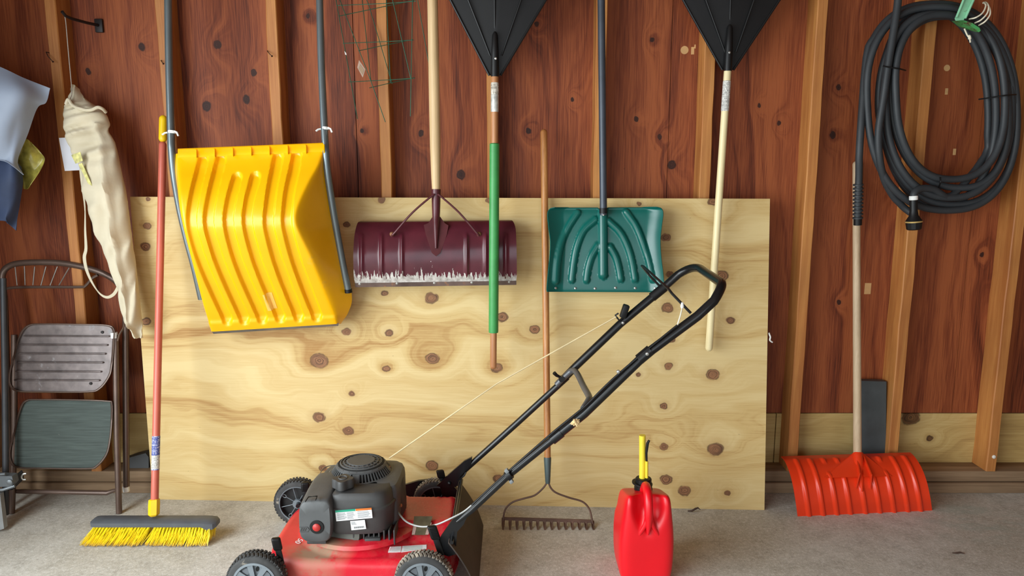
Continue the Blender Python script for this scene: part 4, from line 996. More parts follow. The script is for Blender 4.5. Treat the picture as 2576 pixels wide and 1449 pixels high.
# ================================================================ boards and blocks on the sill
m_slate = mat('slate_grey_board', (66, 72, 74), .6, var=.15, dirt=((110, 118, 110), .7, 14))
single(MB().prism(PT([(2166, 958, .135), (2230, 960, .135), (2228, 1156, .120), (2158, 1156, .120)]), (0, .03, 0)), 'slate_board', m_slate, 'dark slate grey board standing on the sill behind the wooden pusher handle', 'board', U(2190, 1156, .13), 0)
single(MB().prism(PT([(314, 1155, .13), (330, 1150, .13), (366, 1140, .13), (374, 1150, .13), (374, 1198, .13), (312, 1198, .13)]), (0, .04, 0)), 'grey_block', mat('grey_block', (84, 86, 88), .7, var=.12), 'grey slanted block standing on the sill behind the step stool leg', 'block', (U(344, 1198, .15).x, .15, .094), 0)
w0 = U(226, 1196, .13)
single(MB().box((U(238, 1190, .13).x, .135, .125), (.042, .05, .06), bev=.002), 'wood_block', mat('block_wood', (150, 110, 76), .7, var=.15), 'small brown wood block on the sill below the lower stool step', 'block', (U(238, 1190, .13).x, .135, .094), 30)
# scraps
single(MB().tube(PT(spl([(1935, 838, .020), (1936, 842, .012), (1938, 848, .010), (1937, 856, .012), (1943, 861, .016)], 4)), .003, 6), 'string_scrap', m_tie, 'scrap of white string stuck on the right edge of the plywood', 'string', U(1938, 850, .05))
c = UZ(1745, 1286, 0.004)
single(MB().tube([c + Vector((-.022, .004, -.001)), c + Vector((-.008, -.002, .002)), c + Vector((.006, .0, .010)), c + Vector((.018, .006, .011)), c + Vector((.027, .004, .004))], [.002, .0035, .004, .003, .001], 6), 'wood_shaving', mat('dark_bark', (74, 54, 44), .8), 'small dark curled shaving on the floor below the plywood', 'shaving', (c.x, c.y, 0))
c = UZ(2410, 1391, 0.003)
single(MB().tube([c + Vector((-.02, .0, 0)), c + Vector((-.006, -.002, .001)), c + Vector((.008, .001, .0015)), c + Vector((.02, -.004, 0))], [.0012, .003, .003, .001], 6), 'bark_chip', mat('dark_bark', (74, 54, 44), .8), 'small dark bark chip alone on the floor at lower right', 'bark', (c.x, c.y, 0))

# ================================================================ lawn mower
def deckpaint():
    g = G('red_deck_paint', 0.28); x, y, z = g.sep(g.P)
    base = g.ramp(g.noise(g.P, 8, 4), [(0.3, lin((190, 18, 38))), (0.7, lin((214, 30, 50)))])
    d = g.vm('DISTANCE', g.vm('MULTIPLY', g.P, (1.0, 1.5, 0.3)), (-0.11, -0.26, 0.03))
    n = g.noise(g.P, 18, 6, 0.7)
    f = g.math('MULTIPLY', g.rng(d, 0.135, 0.05), g.rng(n, 0.28, 0.5))
    n2 = g.noise(g.P, 45, 5, 0.7)
    d2 = g.vm('DISTANCE', g.vm('MULTIPLY', g.P, (0.8, 1.0, 0.3)), (0.18, -0.1, 0.03))
    f2 = g.math('MULTIPLY', g.rng(d2, 0.2, 0.06), g.rng(n2, 0.42, 0.7))
    ff = g.math('MAXIMUM', g.math('MULTIPLY', f, 0.9), g.math('MULTIPLY', f2, 0.3))
    g.color(g.mix(ff, base, lin((150, 130, 104)))); g.roughness(g.math('MULTIPLY_ADD', ff, 0.6, 0.26, clamp=True)); return g.m
m_deck = deckpaint()
m_eng = mat('engine_plastic', (80, 82, 83), 0.5, var=0.1, vs_=14, bump=0.08, dirt=((120, 112, 100), 0.68, 14))
m_eng2 = mat('engine_plastic_dark', (62, 62, 62), 0.5, var=0.14, vs_=16, dirt=((96, 88, 78), 0.66, 16))
m_hole = mat('hole_shade_black', (10, 10, 10), 0.8, var=0.0)  # near-black colour paints in the shade inside slots, holes, primer recess and starter
m_tyre = mat('tyre_rubber', (58, 58, 58), 0.8, var=0.2, vs_=30, dirt=((172, 162, 146), 0.60, 20))
m_tyred = mat('dusty_tyre', (120, 112, 102), 0.85, var=0.2, vs_=30, dirt=((176, 166, 150), 0.5, 30))
m_hub = mat('grey_hub', (112, 120, 126), 0.45, var=0.06)
m_hubd = mat('dark_hub', (26, 26, 27), 0.6)
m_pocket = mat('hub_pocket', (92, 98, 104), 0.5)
m_lab_w = mat('label_white', (228, 230, 230), 0.4, var=0.02)
m_ink = mat('label_ink', (120, 122, 124), 0.6)
def mower():
    t = thing('lawn_mower', 'red push lawn mower with black engine and long black folding handle', 'lawn mower', (-0.50, -0.43, 0))
    ex, ey = -0.500, -0.430
    # ---- deck: polar height field
    def ztop(x, y):
        r = np.hypot((x - ex) / 1.0, (y - ey) / 1.0)
        z = 0.128 + 0.028 * smooth01((0.215 - r) / 0.05)
        hump = smooth01((x + 0.45) / 0.08) * smooth01((y + 0.555) / 0.07) * smooth01((-0.285 - y) / 0.03)
        return np.maximum(z, 0.128 + 0.050 * hump)
    nphi, nrr = 160, 60; phi = np.linspace(0, 2 * np.pi, nphi, endpoint=False)
    cx, cy, hx, hy = -0.482, -0.430, 0.298, 0.232
    c, s_ = np.cos(phi), np.sin(phi); nn = 4.2; k = (np.abs(c) ** nn + np.abs(s_) ** nn) ** (-1 / nn)
    bx, by = c * k * hx, s_ * k * hy
    rings = []
    for r in np.linspace(0.02, 0.90, nrr):
        X, Y = cx + bx * r, cy + by * r; Z = ztop(X, Y); rings.append(np.stack([X, Y, Z], 1).tolist())
    for a in np.linspace(0, 1, 10):
        r = 0.90 + 0.10 * math.sin(a * math.pi / 2); X, Y = cx + bx * r, cy + by * r; Z = ztop(cx + bx * .90, cy + by * .90) - 0.030 * (1 - math.cos(a * math.pi / 2)); rings.append(np.stack([X, Y, Z], 1).tolist())
    for (r, z) in ((1.0, .075), (1.0, .05), (1.03, .045), (1.03, .038), (.985, .038), (.98, .09)):
        rings.append(np.stack([cx + bx * r, cy + by * r, np.full(nphi, z)], 1).tolist())
    deck = MB().loft(rings, cap=False).build('deck', m_deck, t, 50)
    # raised ring under the engine
    MB().lathe([(0.205, .0), (0.2, .012), (.17, .016), (.15, .012)], (ex, ey, .15), (0, 0, 1), 48).build('engine_plinth', m_deck, deck, 50)
    # ---- wheels
    def wheel(cxw, cyw, near, rear):
        R, W = 0.0885, 0.046; d = -1 if near else 1     # outer face direction
        o = (cxw, cyw - d * W / 2, R)
        ty = MB().lathe([(0.064, 0), (.078, .0), (.084, .004), (.0865, .010), (.0865, W - .010), (.084, W - .004), (.078, W), (.064, W), (.064, 0)], o, (0, d, 0), 56, cap=False).build('tyre', m_tyre, t, 40)
        tr = MB(); n = 44
        for i in range(n):
            for j in (0, 1):
                a = 2 * math.pi * (i + .5 * j) / n; h = W * (.28 + .44 * j); e = Vector((math.cos(a), 0, math.sin(a)))
                tr.box(Vector((cxw, cyw - d * W / 2 + d * h, R)) + e * .0865, (.0085, W * .40, .006), Matrix.Rotation(-a + math.pi / 2, 3, 'Y') @ rotz(.35 if j else -.35), .001, 1)
        q = tr.build('tread', m_tyred if rear else m_tyre, ty, 0); q['kind'] = 'stuff'
        yo = cyw + d * W / 2        # outer face
        hub = MB()
        if near:
            hub.lathe([(0.001, -.012), (.066, -.012), (.066, -.006), (.0665, .002), (.060, .003), (.057, -.002), (.057, -.008), (.001, -.008)], (cxw, yo, R), (0, d, 0), 48)
            hub.lathe([(0.001, -.01), (.020, -.01), (.020, .001), (.016, .003), (.001, .003)], (cxw, yo, R), (0, d, 0), 24)
            for i in range(8):
                a = 2 * math.pi * (i + .25) / 8; e = Vector((math.cos(a), 0, math.sin(a))); q_ = Vector((-math.sin(a), 0, math.cos(a)))
                p = lambda rr, w, y: Vector((cxw, yo, R)) + e * rr + q_ * w + Vector((0, d * y, 0))
                hub.prism([p(.016, -.006, .001), p(.059, -.0085, .001), p(.059, .0085, .001), p(.016, .006, .001)], (0, -d * .008, 0))
            ho = hub.build('hub', m_hub, t, 35)
            for i in range(8):
                a = 2 * math.pi * (i + .75) / 8; e = Vector((math.cos(a), 0, math.sin(a))); q_ = Vector((-math.sin(a), 0, math.cos(a)))
                p = lambda rr, w, y: Vector((cxw, yo, R)) + e * rr + q_ * w + Vector((0, d * y, 0))
                if i % 2 == 0:
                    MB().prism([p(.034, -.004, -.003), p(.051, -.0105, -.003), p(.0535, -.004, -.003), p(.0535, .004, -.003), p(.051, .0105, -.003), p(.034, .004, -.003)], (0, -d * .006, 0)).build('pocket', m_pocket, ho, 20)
                else:
                    ring = [p(.044 + .0085 * math.cos(b), .0052 * math.sin(b), -.0070) for b in np.linspace(0, 2 * math.pi, 16, endpoint=False)]
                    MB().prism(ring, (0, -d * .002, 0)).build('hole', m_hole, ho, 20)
        else:
            yi = cyw - d * W / 2
            hub.lathe([(0.001, .020), (.066, .020), (.066, .030), (.001, .030)], (cxw, yi, R), (0, d, 0), 40)
            ho = hub.build('hub', m_hubd, t, 35)
            MB().lathe([(0.0645, -.001), (.068, -.002), (.068, .006), (.0645, .006), (.0645, -.001)], (cxw, yi, R), (0, d, 0), 48, cap=False).build('rim', m_hub, ho, 35)
            for i in range(8):
                a = 2 * math.pi * (i + .3) / 8; e = Vector((math.cos(a), 0, math.sin(a)))
                p0 = Vector((cxw, yi + d * .006, R)); MB().tube([p0 + e * .016, p0 + e * (.050 if i % 2 else .065)], .0014, 6).build('web', m_hub, ho)
                if i % 2:
                    q_ = Vector((-math.sin(a), 0, math.cos(a))); lp = [p0 + e * (.056 + .0075 * math.cos(b)) + q_ * .0055 * math.sin(b) for b in np.linspace(0, 2 * math.pi, 14, endpoint=False)]
                    MB().tube(lp, .0014, 6, closed=True).build('web_loop', m_hub, ho)
            MB().lathe([(.017, -.002), (.017, .01), (.010, .01)], (cxw, yi, R), (0, d, 0), 20).build('boss', m_hub, ho)
        MB().tube([(cxw, cyw, R), (cxw + .01, cy + (-.215 if near else .215), R + .005)], .008, 8).build('axle', m_blackm, t)
    wheel(-0.775, -0.690, True, False); wheel(-0.268, -0.690, True, True)
    wheel(-0.797, -0.165, False, False); wheel(-0.280, -0.165, False, True)
    # height levers: ribbed black thumb paddles on an arm
    def lever(a, b, w=.014):
        a, b = Vector(a), Vector(b); dirv = (b - a).normalized(); side = Vector((1, .25, 0)).normalized(); nrm = dirv.cross(side).normalized()
        M = Matrix((side, nrm, dirv)).transposed(); L = (b - a).length
        lv = MB().box((a + b) / 2 - dirv * L * .22, (w * 1.35, .008, L * .62), M, .003).box(b - dirv * L * .18, (w * 2.0, .016, L * .5), M, .006, 3).build('height_lever', m_black, t)
        for i in range(6):
            MB().box(b - dirv * (L * .02 + L * .058 * i) + nrm * (-.0085 if nrm.y > 0 else .0085), (w * 1.35, .003, .0022), M, .0008, 1).build('grip_rib', m_black, lv, 0)
    lever(U(708, 1418, -.66), U(694, 1357, -.665), .0135); lever(U(1110, 1395, -.64), U(1087, 1327, -.645), .0145)
    lever(U(768, 1262, -.20), U(768, 1216, -.20), .015); lever(U(1117, 1226, -.20), U(1107, 1185, -.20), .0145)
    # ---- engine
    MB().lathe([(.125, .0), (.125, .03), (.135, .05), (.135, .09), (.128, .15)], (ex + .01, ey - .005, .145), (0, 0, 1), 40).build('crankcase', m_eng2, t, 35)
    body = MB(); O = []
    out = [(-.645, -.335), (-.575, -.315), (-.42, -.315), (-.385, -.33), (-.366, -.365), (-.366, -.50), (-.38, -.535), (-.43, -.545), (-.60, -.545), (-.645, -.52)]
    oo = spl(out, 5, closed=True); mx = sum(p[0] for p in oo) / len(oo); my = sum(p[1] for p in oo) / len(oo)
    rg = []
    for f, z in ((.97, .185), (1.0, .20), (1.0, .285), (.985, .303), (.94, .316), (.8, .322), (.4, .322), (.02, .322)):
        rg.append([(mx + (p[0] - mx) * f, my + (p[1] - my) * f, z - .02 * max(0, (-.5 - p[0]) / .15) * (1 if z > .28 else 0)) for p in oo])
    hs = MB().loft(rg).build('blower_housing', m_eng, t, 40)
    for (px, py) in ((975, 1171), (962, 1193)):
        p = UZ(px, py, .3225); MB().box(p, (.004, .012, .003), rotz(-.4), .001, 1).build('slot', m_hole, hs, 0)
    p = UZ(978, 1177, .324); MB().lathe([(.007, 0), (.006, .006), (.003, .007)], p, (0, 0, 1), 6).build('bolt', mat('copper_bolt', (186, 130, 96), .4, .7), hs)
    for (px, py) in ((936, 1192), (956, 1189), (908, 1203)):
        p = UZ(px, py, .324); MB().lathe([(.006, 0), (.005, .005), (.003, .006)], p, (0, 0, 1), 6).build('bolt', mat('copper_bolt', (186, 130, 96), .4, .7), hs)
    # shroud rim line on the front left top
    MB().tube([UZ(a, b, .312) for a, b in spl([(802, 1206), (808, 1186), (822, 1174), (845, 1170)], 5)], .0016, 6).build('moulding', mat('moulding', (120, 118, 112), .6), hs)
    # recoil starter: fins around a dark drum, slotted top
    rc = Vector((-.503, -.425, .318))
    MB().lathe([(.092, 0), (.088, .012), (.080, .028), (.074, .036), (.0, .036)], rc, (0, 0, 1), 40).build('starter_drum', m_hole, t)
    st = MB().lathe([(.108, -.012), (.110, .0), (.104, .005), (.098, .005), (.096, -.004)], rc, (0, 0, 1), 48)
    st.lathe([(.0, .043), (.044, .043), (.046, .0415), (.0465, .038), (.0, .038)], rc, (0, 0, 1), 40)
    for (r0, z0, r1, z1) in ((.0545, .0415, .058, .0405), (.0655, .0395, .0695, .0375), (.0765, .0345, .083, .029)):
        st.lathe([(r0, z0 - .003), (r0, z0), (r1, z1), (r1, z1 - .004)], rc, (0, 0, 1), 48)
    for i in range(20):
        a = 2 * math.pi * i / 20; e = Vector((math.cos(a), math.sin(a), 0)); q_ = Vector((-math.sin(a), math.cos(a), 0)) * .0022
        p0 = rc + e * .044 + Vector((0, 0, .042)); p1 = rc + e * .080 + Vector((0, 0, .033))
        st.prism([p0 + q_, p1 + q_, p1 - q_, p0 - q_], (0, 0, -.004))
    for i in range(56):
        a = 2 * math.pi * i / 56; e = Vector((math.cos(a), math.sin(a), 0)); q_ = Vector((-math.sin(a), math.cos(a), 0)) * (.0016 if i % 14 else .008)
        p0 = rc + e * .081 + Vector((0, 0, .029)); p1 = rc + e * .103 + Vector((0, 0, .001))
        st.prism([p0 + q_, p1 + q_, p1 - q_, p0 - q_], e * -.004 + Vector((0, 0, -.003)))
    st.build('starter_cover', m_eng, t, 30)
    # fuel tank on the near side
    tk = MB(); rg = []
    o2 = spl([(-.566, -.60), (-.50, -.607), (-.42, -.600), (-.388, -.575), (-.376, -.52), (-.39, -.47), (-.56, -.47), (-.572, -.55)], 5, closed=True); mx = -.475; my = -.54
    for f, z in ((.78, .184), (.9, .188), (.97, .202), (1.0, .262), (1.03, .266), (1.03, .274), (.97, .278), (.945, .300), (.90, .314), (.8, .321), (.4, .322), (.02, .322)):
        rg.append([(mx + (p[0] - mx) * f, my + (p[1] - my) * f, z) for p in o2])
    tank = MB().loft(rg).build('fuel_tank', m_eng2, t, 40)
    f0 = U(868, 1255, -.556)
    MB().lathe([(.034, .012), (.033, .036), (.028, .042), (.019, .044), (.018, .060)], (f0.x - .006, f0.y, .268), (0, 0, 1), 20).build('filler_neck', m_eng2, tank)
    cp = [];  cz = .324
    for k in range(48):
        a = 2 * math.pi * k / 48; r = .031 + .004 * math.cos(4 * a); cp.append((f0.x - .004 + r * math.cos(a), f0.y + r * math.sin(a)))
    def ring(f, z): return [(f0.x - .004 + (p[0] - f0.x + .004) * f, f0.y + (p[1] - f0.y) * f, z) for p in cp]
    cap = MB().loft([ring(.9, cz), ring(1, cz + .003), ring(1, cz + .026), ring(.94, cz + .031), ring(.5, cz + .032), ring(.02, cz + .032)]).build('fuel_cap', m_eng2, t, 40)
    MB().tube([(f0.x - .004 + .013 * math.cos(a), f0.y + .013 * math.sin(a), cz + .0325) for a in np.linspace(0, 6.28, 20, endpoint=False)], .002, 6, closed=True).build('cap_emblem', m_eng, cap)
    # cooling fins / lower engine block seen under the tank
    fb = MB()
    for i in range(9): fb.box((-.50 + i * .016, -.555, .170), (.005, .07, .05), None, .001, 1)
    fb.build('cooling_fins', m_eng2, t, 20)
    MB().box((-.44, -.585, .158), (.05, .03, .03), rotz(.1), .004).build('bracket_foot', m_eng2, t)
    MB().lathe([(.062, 0), (.06, .02), (.045, .024), (.043, .02), (.0, .02)], (-.535, -.56, .168), (-.25, -1, .35), 28).build('governor_cover', mat('dusty_casting', (92, 92, 84), .6, .2, var=.15), t)
    # air filter box
    o3 = []
    y0 = -.632
    fx0, fx1 = U(748, 1310, y0).x, U(834, 1310, y0).x; zt, zb = U(790, 1262, y0).z, U(790, 1366, y0).z
    fr = spl([(fx0 + .004, zt - .035), (fx0 + .014, zt - .006), (fx0 + .035, zt + .002), (fx1 - .02, zt + .004), (fx1 - .004, zt - .006), (fx1, zt - .03), (fx1, zb + .05), (fx1 - .006, zb + .016), (fx1 - .024, zb + .001), (fx0 + .035, zb), (fx0 + .012, zb + .01), (fx0 + .003, zb + .035)], 5, closed=True)
    mx = (fx0 + fx1) / 2; mz = (zt + zb) / 2; rg = []
    for f, y, sh in ((.02, y0, 0), (.5, y0, 0), (.90, y0, 0), (.965, y0 + .004, 0), (1.0, y0 + .016, .0), (1.0, y0 + .05, .004), (.99, y0 + .09, .01), (.96, y0 + .14, .016), (.9, y0 + .19, .016)):
        rg.append([(mx + (p[0] - mx) * f, y, mz + (p[1] - mz) * f + sh) for p in fr])
    fb_ = MB().loft(rg).build('air_filter_box', m_eng, t, 45)
    MB().box((mx, y0 + .02, zb - .004), (.06, .02, .012), None, .003).build('filter_latch', m_eng2, fb_)
    pb = U(797, 1326, y0 - .001)
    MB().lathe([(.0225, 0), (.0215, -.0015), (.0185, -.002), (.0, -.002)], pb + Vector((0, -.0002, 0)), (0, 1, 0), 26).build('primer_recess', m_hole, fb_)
    MB().lathe([(.0125, 0), (.0125, .003), (.0095, .006), (.0, .007)], pb + Vector((.0, -.001, 0)), (0, -1, 0), 22).build('primer_bulb', mat('red_primer', (176, 44, 40), .45), fb_)
    ic = U(764, 1332, y0 - .0008)
    for i in range(3): MB().box(ic + Vector((-.008 + i * .0065, 0, 0)), (.0022, .0016, .011), roty(.5), 0).build('embossed_mark', m_eng2, fb_, 0)
    MB().tube([ic + Vector((-.014, 0, .008)), ic + Vector((.012, 0, .008)), ic + Vector((.017, 0, 0)), ic + Vector((.012, 0, -.008)), ic + Vector((-.014, 0, -.008))], .0009, 5).build('embossed_mark', m_eng2, fb_, 0)
    mk = [(778, 1258), (793, 1256), (800, 1247), (784, 1247)]
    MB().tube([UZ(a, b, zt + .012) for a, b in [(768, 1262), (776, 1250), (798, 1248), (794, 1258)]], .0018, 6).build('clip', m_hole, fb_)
    # labels on the tank
    def plate(pxs, Y, name, m, parent, off=0.0):
        return MB().prism([U(a, b, Y - off) for a, b in pxs], (0, .0012, 0)).build(name, m, parent, 0)
    Yt = -.611
    def qd(q, s0, s1, r0, r1):
        f = lambda s, r: tuple(np.array(q[0]) * (1 - s) * (1 - r) + np.array(q[1]) * s * (1 - r) + np.array(q[2]) * s * r + np.array(q[3]) * (1 - s) * r)
        return [f(s0, r0), f(s1, r0), f(s1, r1), f(s0, r1)]
    q = [(843, 1284.5), (934.5, 1277.5), (937, 1303), (846, 1311.5)]
    lb = plate(q, Yt, 'safety_label', m_lab_w, tank)
    plate(qd(q, 0, .55, 0, .19), Yt, 'green_band', mat('label_green', (36, 150, 120), .4), lb, .0006)
    plate(qd(q, .56, 1, 0, .19), Yt, 'orange_band', mat('label_orange', (206, 110, 40), .4), lb, .0006)
    ink = MB(); r = random.Random(11)
    for i in range(7):
        for (s0, s1) in ((.04, .30), (.31, .54), (.60, .97)):
            e = s1 - r.uniform(0, .08); pp = qd(q, s0, e, .27 + i * .095, .27 + i * .095 + .035); ink.prism([U(a, b, Yt - .0006) for a, b in pp], (0, .001, 0))
    ink.build('small_print', m_ink, lb, 0)
    q = [(881, 1311), (917.5, 1308), (921, 1330.5), (884, 1334)]
    lb = plate(q, Yt + .0, 'serial_label', m_lab_w, tank, .0004)
    ink = MB()
    for i in range(16): ink.prism([U(a, b, Yt - .001) for a, b in qd(q, .2 + i * .043, .2 + i * .043 + .02 + .012 * (i % 3 == 0), .66, .85)], (0, .001, 0))
    for i, (s1) in enumerate((.32, .34, .4)): ink.prism([U(a, b, Yt - .001) for a, b in qd(q, .05, s1, .12 + i * .12, .12 + i * .12 + .05)], (0, .001, 0))
    ink.build('small_print', m_ink, lb, 0)
    # deck stickers
    def dplate(q, name, m, par, z0, z1):
        f = lambda s, r: tuple(np.array(q[0]) * (1 - s) * (1 - r) + np.array(q[1]) * s * (1 - r) + np.array(q[2]) * s * r + np.array(q[3]) * (1 - s) * r)
        P = []
        for r in np.linspace(0, 1, 5):
            row = []
            for s in np.linspace(0, 1, 9):
                z = .13
                for _ in range(6):
                    p = UZ(*f(s, r), z); z = float(ztop(np.array(p.x), np.array(p.y))) + .0012 + (z1 - zz)
                row.append(tuple(p))
            P.append(row)
        return MB().sheet(np.array(P), .0012).build(name, m, par, 40)
    zz = .1302
    dplate([(982, 1376), (1010, 1374), (1008, 1388), (976, 1390)], 'white_label', m_lab_w, deck, zz, zz)
    l2 = dplate([(1012, 1373.5), (1073, 1370), (1073, 1380), (1009, 1389)], 'white_label', m_lab_w, deck, zz, zz)
    for i in range(3): dplate([(1016, 1376 + i * 4), (1062, 1373 + i * 3.2), (1062, 1374 + i * 3.2), (1016, 1377.2 + i * 4)], 'print_line', mat('label_green_grey', (150, 170, 160), .5), l2, zz + .0006, zz + .0006)
    # faded warning label on the hump's near slope
    q = [(1042, 1299), (1088, 1299), (1072, 1350), (1033, 1350)]
    wl = MB().prism([U(1042, 1299, -.488) + Vector((0, 0, .0)), U(1088, 1299, -.488), U(1076, 1346, -.545), U(1036, 1346, -.545)], (0, -.001, .001)).build('warning_label', mat('faded_label', (92, 84, 62), .6, var=.2, vs_=50), deck, 0)
    for k in (0, 1): MB().prism([U(1042 + k * 36, 1315, -.506), U(1050 + k * 36, 1315, -.506), U(1044 + k * 34, 1345, -.545), U(1036 + k * 34, 1345, -.545)], (0, -.0016, .0016)).build('label_strip', mat('faded_strip', (176, 150, 140), .6, var=.2, vs_=80), wl, 0)
    # model number, partly under the filter box
    cu = bpy.data.curves.new('deck_number', 'FONT'); cu.body = '50'; cu.size = .030; cu.extrude = .0004; cu.shear = .2; cu.resolution_u = 3
    tmp = bpy.data.objects.new('tmp', cu); COL.objects.link(tmp); me = bpy.data.meshes.new_from_object(tmp.evaluated_get(bpy.context.evaluated_depsgraph_get())); bpy.data.objects.remove(tmp)
    me.name = 'deck_number'; me.materials.clear(); me.materials.append(m_lab_w)
    p = UZ(750, 1354, .130); no = bpy.data.objects.new('deck_number', me); COL.objects.link(no); no.parent = deck; no.location = Vector((p.x + .004, p.y, .1305)) - ORG[t.name]; no.rotation_euler = (0, 0, -1.85)
    # ---- handle: lower bars, upper U bar, brackets
    yn, yf = -.632, -.205
    nb = [U(1150, 1312, yn), U(1185, 1284, yn), U(1280, 1194, yn), U(1415, 1085, yn)]
    fb2 = [U(1132, 1222, yf), U(1165, 1186, yf), U(1300, 1065, yf), U(1420, 955, yf)]
    for q in (nb, fb2):
        MB().tube([q[0], q[1], q[2], q[3], q[3] + (q[3] - q[2]) * .06], [.0075, .011, .0118, .0118, .0118], 12).build('lower_handle', m_blackm, t)
    un = [U(1398, 1098, yn), U(1470, 1040, yn), U(1620, 895, yn), U(1755, 795, yn), U(1796, 757, yn)]
    uf = [U(1405, 966, yf), U(1450, 920, yf), U(1560, 815, yf), U(1660, 732, yf), U(1706, 691, yf)]
    c0, c1 = U(1818, 722, yn + .02), U(1742, 667, yf - .02)
    def arc(a, c, b, n=7): return [a * (1 - f) ** 2 + c * 2 * f * (1 - f) + b * f * f for f in np.linspace(0, 1, n)]
    top_n, top_f = U(1815, 712, yn + .06), U(1762, 676, yf - .08)
    path = un[:-1] + arc(un[-1], c0, top_n) + arc(top_f, c1, uf[-1]) + uf[-2::-1]
    MB().tube(path, .0142, 14).build('upper_handle', m_blackm, t)
    for (a, b) in ((U(1388, 1106, yn), U(1412, 1087, yn)), (U(1607, 905, yn - .004), U(1637, 880, yn - .004))):
        MB().tube([a, b], .0168, 12).build('sleeve', m_blackm, t)
    MB().tube([U(1640, 748, yf), U(1672, 722, yf)], .0172, 12).build('sleeve', m_black, t)
    for px, py, Y in ((1628, 890, yn - .02), (1567, 812, yf - .017), (1555, 935, yn - .015)):
        MB().lathe([(.006, 0), (.005, .004), (.002, .005)], U(px, py, Y), (0, -1, 0), 10).build('bolt', m_rivet, t)
    # bail
    MB().tube([U(1738, 788, yn + .01), U(1690, 738, yn + .03), U(1682, 727, yn + .05), U(1620, 671, yf - .03), U(1614, 668, yf - .01), U(1640, 700, yf), U(1668, 728, yf)], .0042, 8).build('bail_bar', m_blackm, t)
    MB().tube(PT(spl([(1704, 818, yn - .012), (1712, 792, yn - .01), (1716, 772, yn), (1715, 762, yn + .01)], 4)), .0022, 6).build('bail_cable', m_rope, t)
    MB().lathe([(.003, 0), (.0055, .006), (.003, .018)], U(1716, 776, yn), (0, 0, 1), 8).build('cable_ball', m_tie, t)
    # cross brace between the bars
    br = [U(1400, 968, yf - .012), U(1420, 948, yf - .014), U(1440, 932, yf - .02), U(1452, 940, yf - .07), U(1468, 972, yf - .2), U(1482, 998, yf - .32), U(1480, 1008, yn + .06), U(1468, 1028, yn + .012)]
    MB().tube([Vector(p) for p in spl([tuple(b) for b in br], 4)], .0105, 10).build('cross_brace', mat('grey_brace', (96, 98, 102), .4, .4), t)
    MB().lathe([(.011, -.008), (.011, .008)], U(1413, 953, yf - .02), (0, 1, 0), 12).build('brace_clamp', m_blackm, t)
    MB().tube([U(1412, 950, yf - .02), U(1400, 944, yf - .03), U(1394, 938, yf - .035)], [.004, .006, .007], 8).build('clamp_knob', m_black, t)
    # rope guide with pull handle and the starter rope
    gp = U(1570, 800, yf - .01)
    hd = MB().box(U(1571, 783, yf - .015), (.022, .026, .048), roty(.30), .004).build('pull_handle', m_black, t)
    MB().tube(PT([(1567, 800, yf - .012), (1558, 806, yf - .014), (1553, 800, yf - .014), (1548, 793, yf - .014), (1556, 788, yf - .014)]), .0034, 8).build('rope_guide', m_blackm, t)
    MB().tube([U(1552, 796, yf - .014), U(1250, 965, -.29), Vector((rc.x + .085, rc.y + .05, rc.z + .028))], .0026, 6).build('starter_rope', mat('cream_rope', (226, 206, 160), .7), t)
    kt = MB(); r = random.Random(2); kc = U(1448, 1058, yn - .022)
    for i in range(26):
        d = Vector((r.gauss(0, 1), r.gauss(0, 1), r.gauss(0, 1))).normalized() * .013
        kt.tube([kc, kc + d * .6 + Vector((0, 0, -.003)), kc + d + Vector((r.gauss(0, .002), 0, -.006))], [.005, .0035, .001], 5)
    kt.build('rag_knot', mat('jute_knot', (216, 186, 136), .85, var=.2, vs_=80), t, 50)
    # brackets
    nbk = [(1096, 1374), (1108, 1352), (1140, 1305), (1170, 1288), (1176, 1298), (1166, 1320), (1150, 1338), (1146, 1395), (1128, 1400), (1106, 1392)]
    MB().prism([U(a, b, yn - .006) for a, b in nbk], (0, .010, 0)).build('handle_bracket', m_blackm, t, 0)
    fbk = [(1098, 1222), (1140, 1184), (1168, 1160), (1188, 1150), (1184, 1172), (1160, 1196), (1150, 1214), (1148, 1225), (1120, 1228)]
    MB().prism([U(a, b, yf - .012) for a, b in fbk], (0, .010, 0)).build('handle_bracket', m_blackm, t, 0)
    fc = [U(1118 + 41 * math.cos(a), 1262 - 46 * math.sin(a), yf - .008) for a in np.linspace(-1.3, 1.9, 16)]
    MB().prism(fc, (0, .006, 0)).build('wheel_guard', m_blackm, t, 20)
    MB().lathe([(.008, 0), (.007, .006), (.003, .008)], U(1130, 1216, yf - .014), (0, -1, 0), 8).build('bolt', m_blackm, t)
    MB().tube([U(1150, 1222, yf - .01), U(1152, 1210, yf - .012), U(1168, 1196, yf - .012), U(1172, 1188, yf - .01)], .003, 6).build('spring_wire', m_blackm, t)
    # clip on the near bar, cables
    cl = U(1280, 1195, yn - .012); dv = (nb[3] - nb[2]).normalized()
    MB().tube([cl - dv * .008, cl + dv * .008], .0155, 10).build('cable_clip', m_black, t)
    MB().box(cl + Vector((-.006, -.006, .016)), (.012, .014, .012), roty(-.7), .002).box(cl + Vector((.008, -.010, -.016)), (.012, .014, .010), roty(-.7), .002).build('cable_clip', mat('clip_grey', (120, 124, 126), .4), t)
    cab = [(1000, 1283, -.50), (1006, 1295, -.53), (1022, 1312, -.57), (1045, 1322, -.60), (1070, 1325, -.62), (1100, 1319, -.64), (1130, 1306, -.65), (1165, 1288, -.648), (1190, 1268, -.646)]
    MB().tube(PT(spl(cab, 5)), .0028, 8).build('throttle_cable', mat('grey_cable', (150, 152, 150), .4, .2), t)
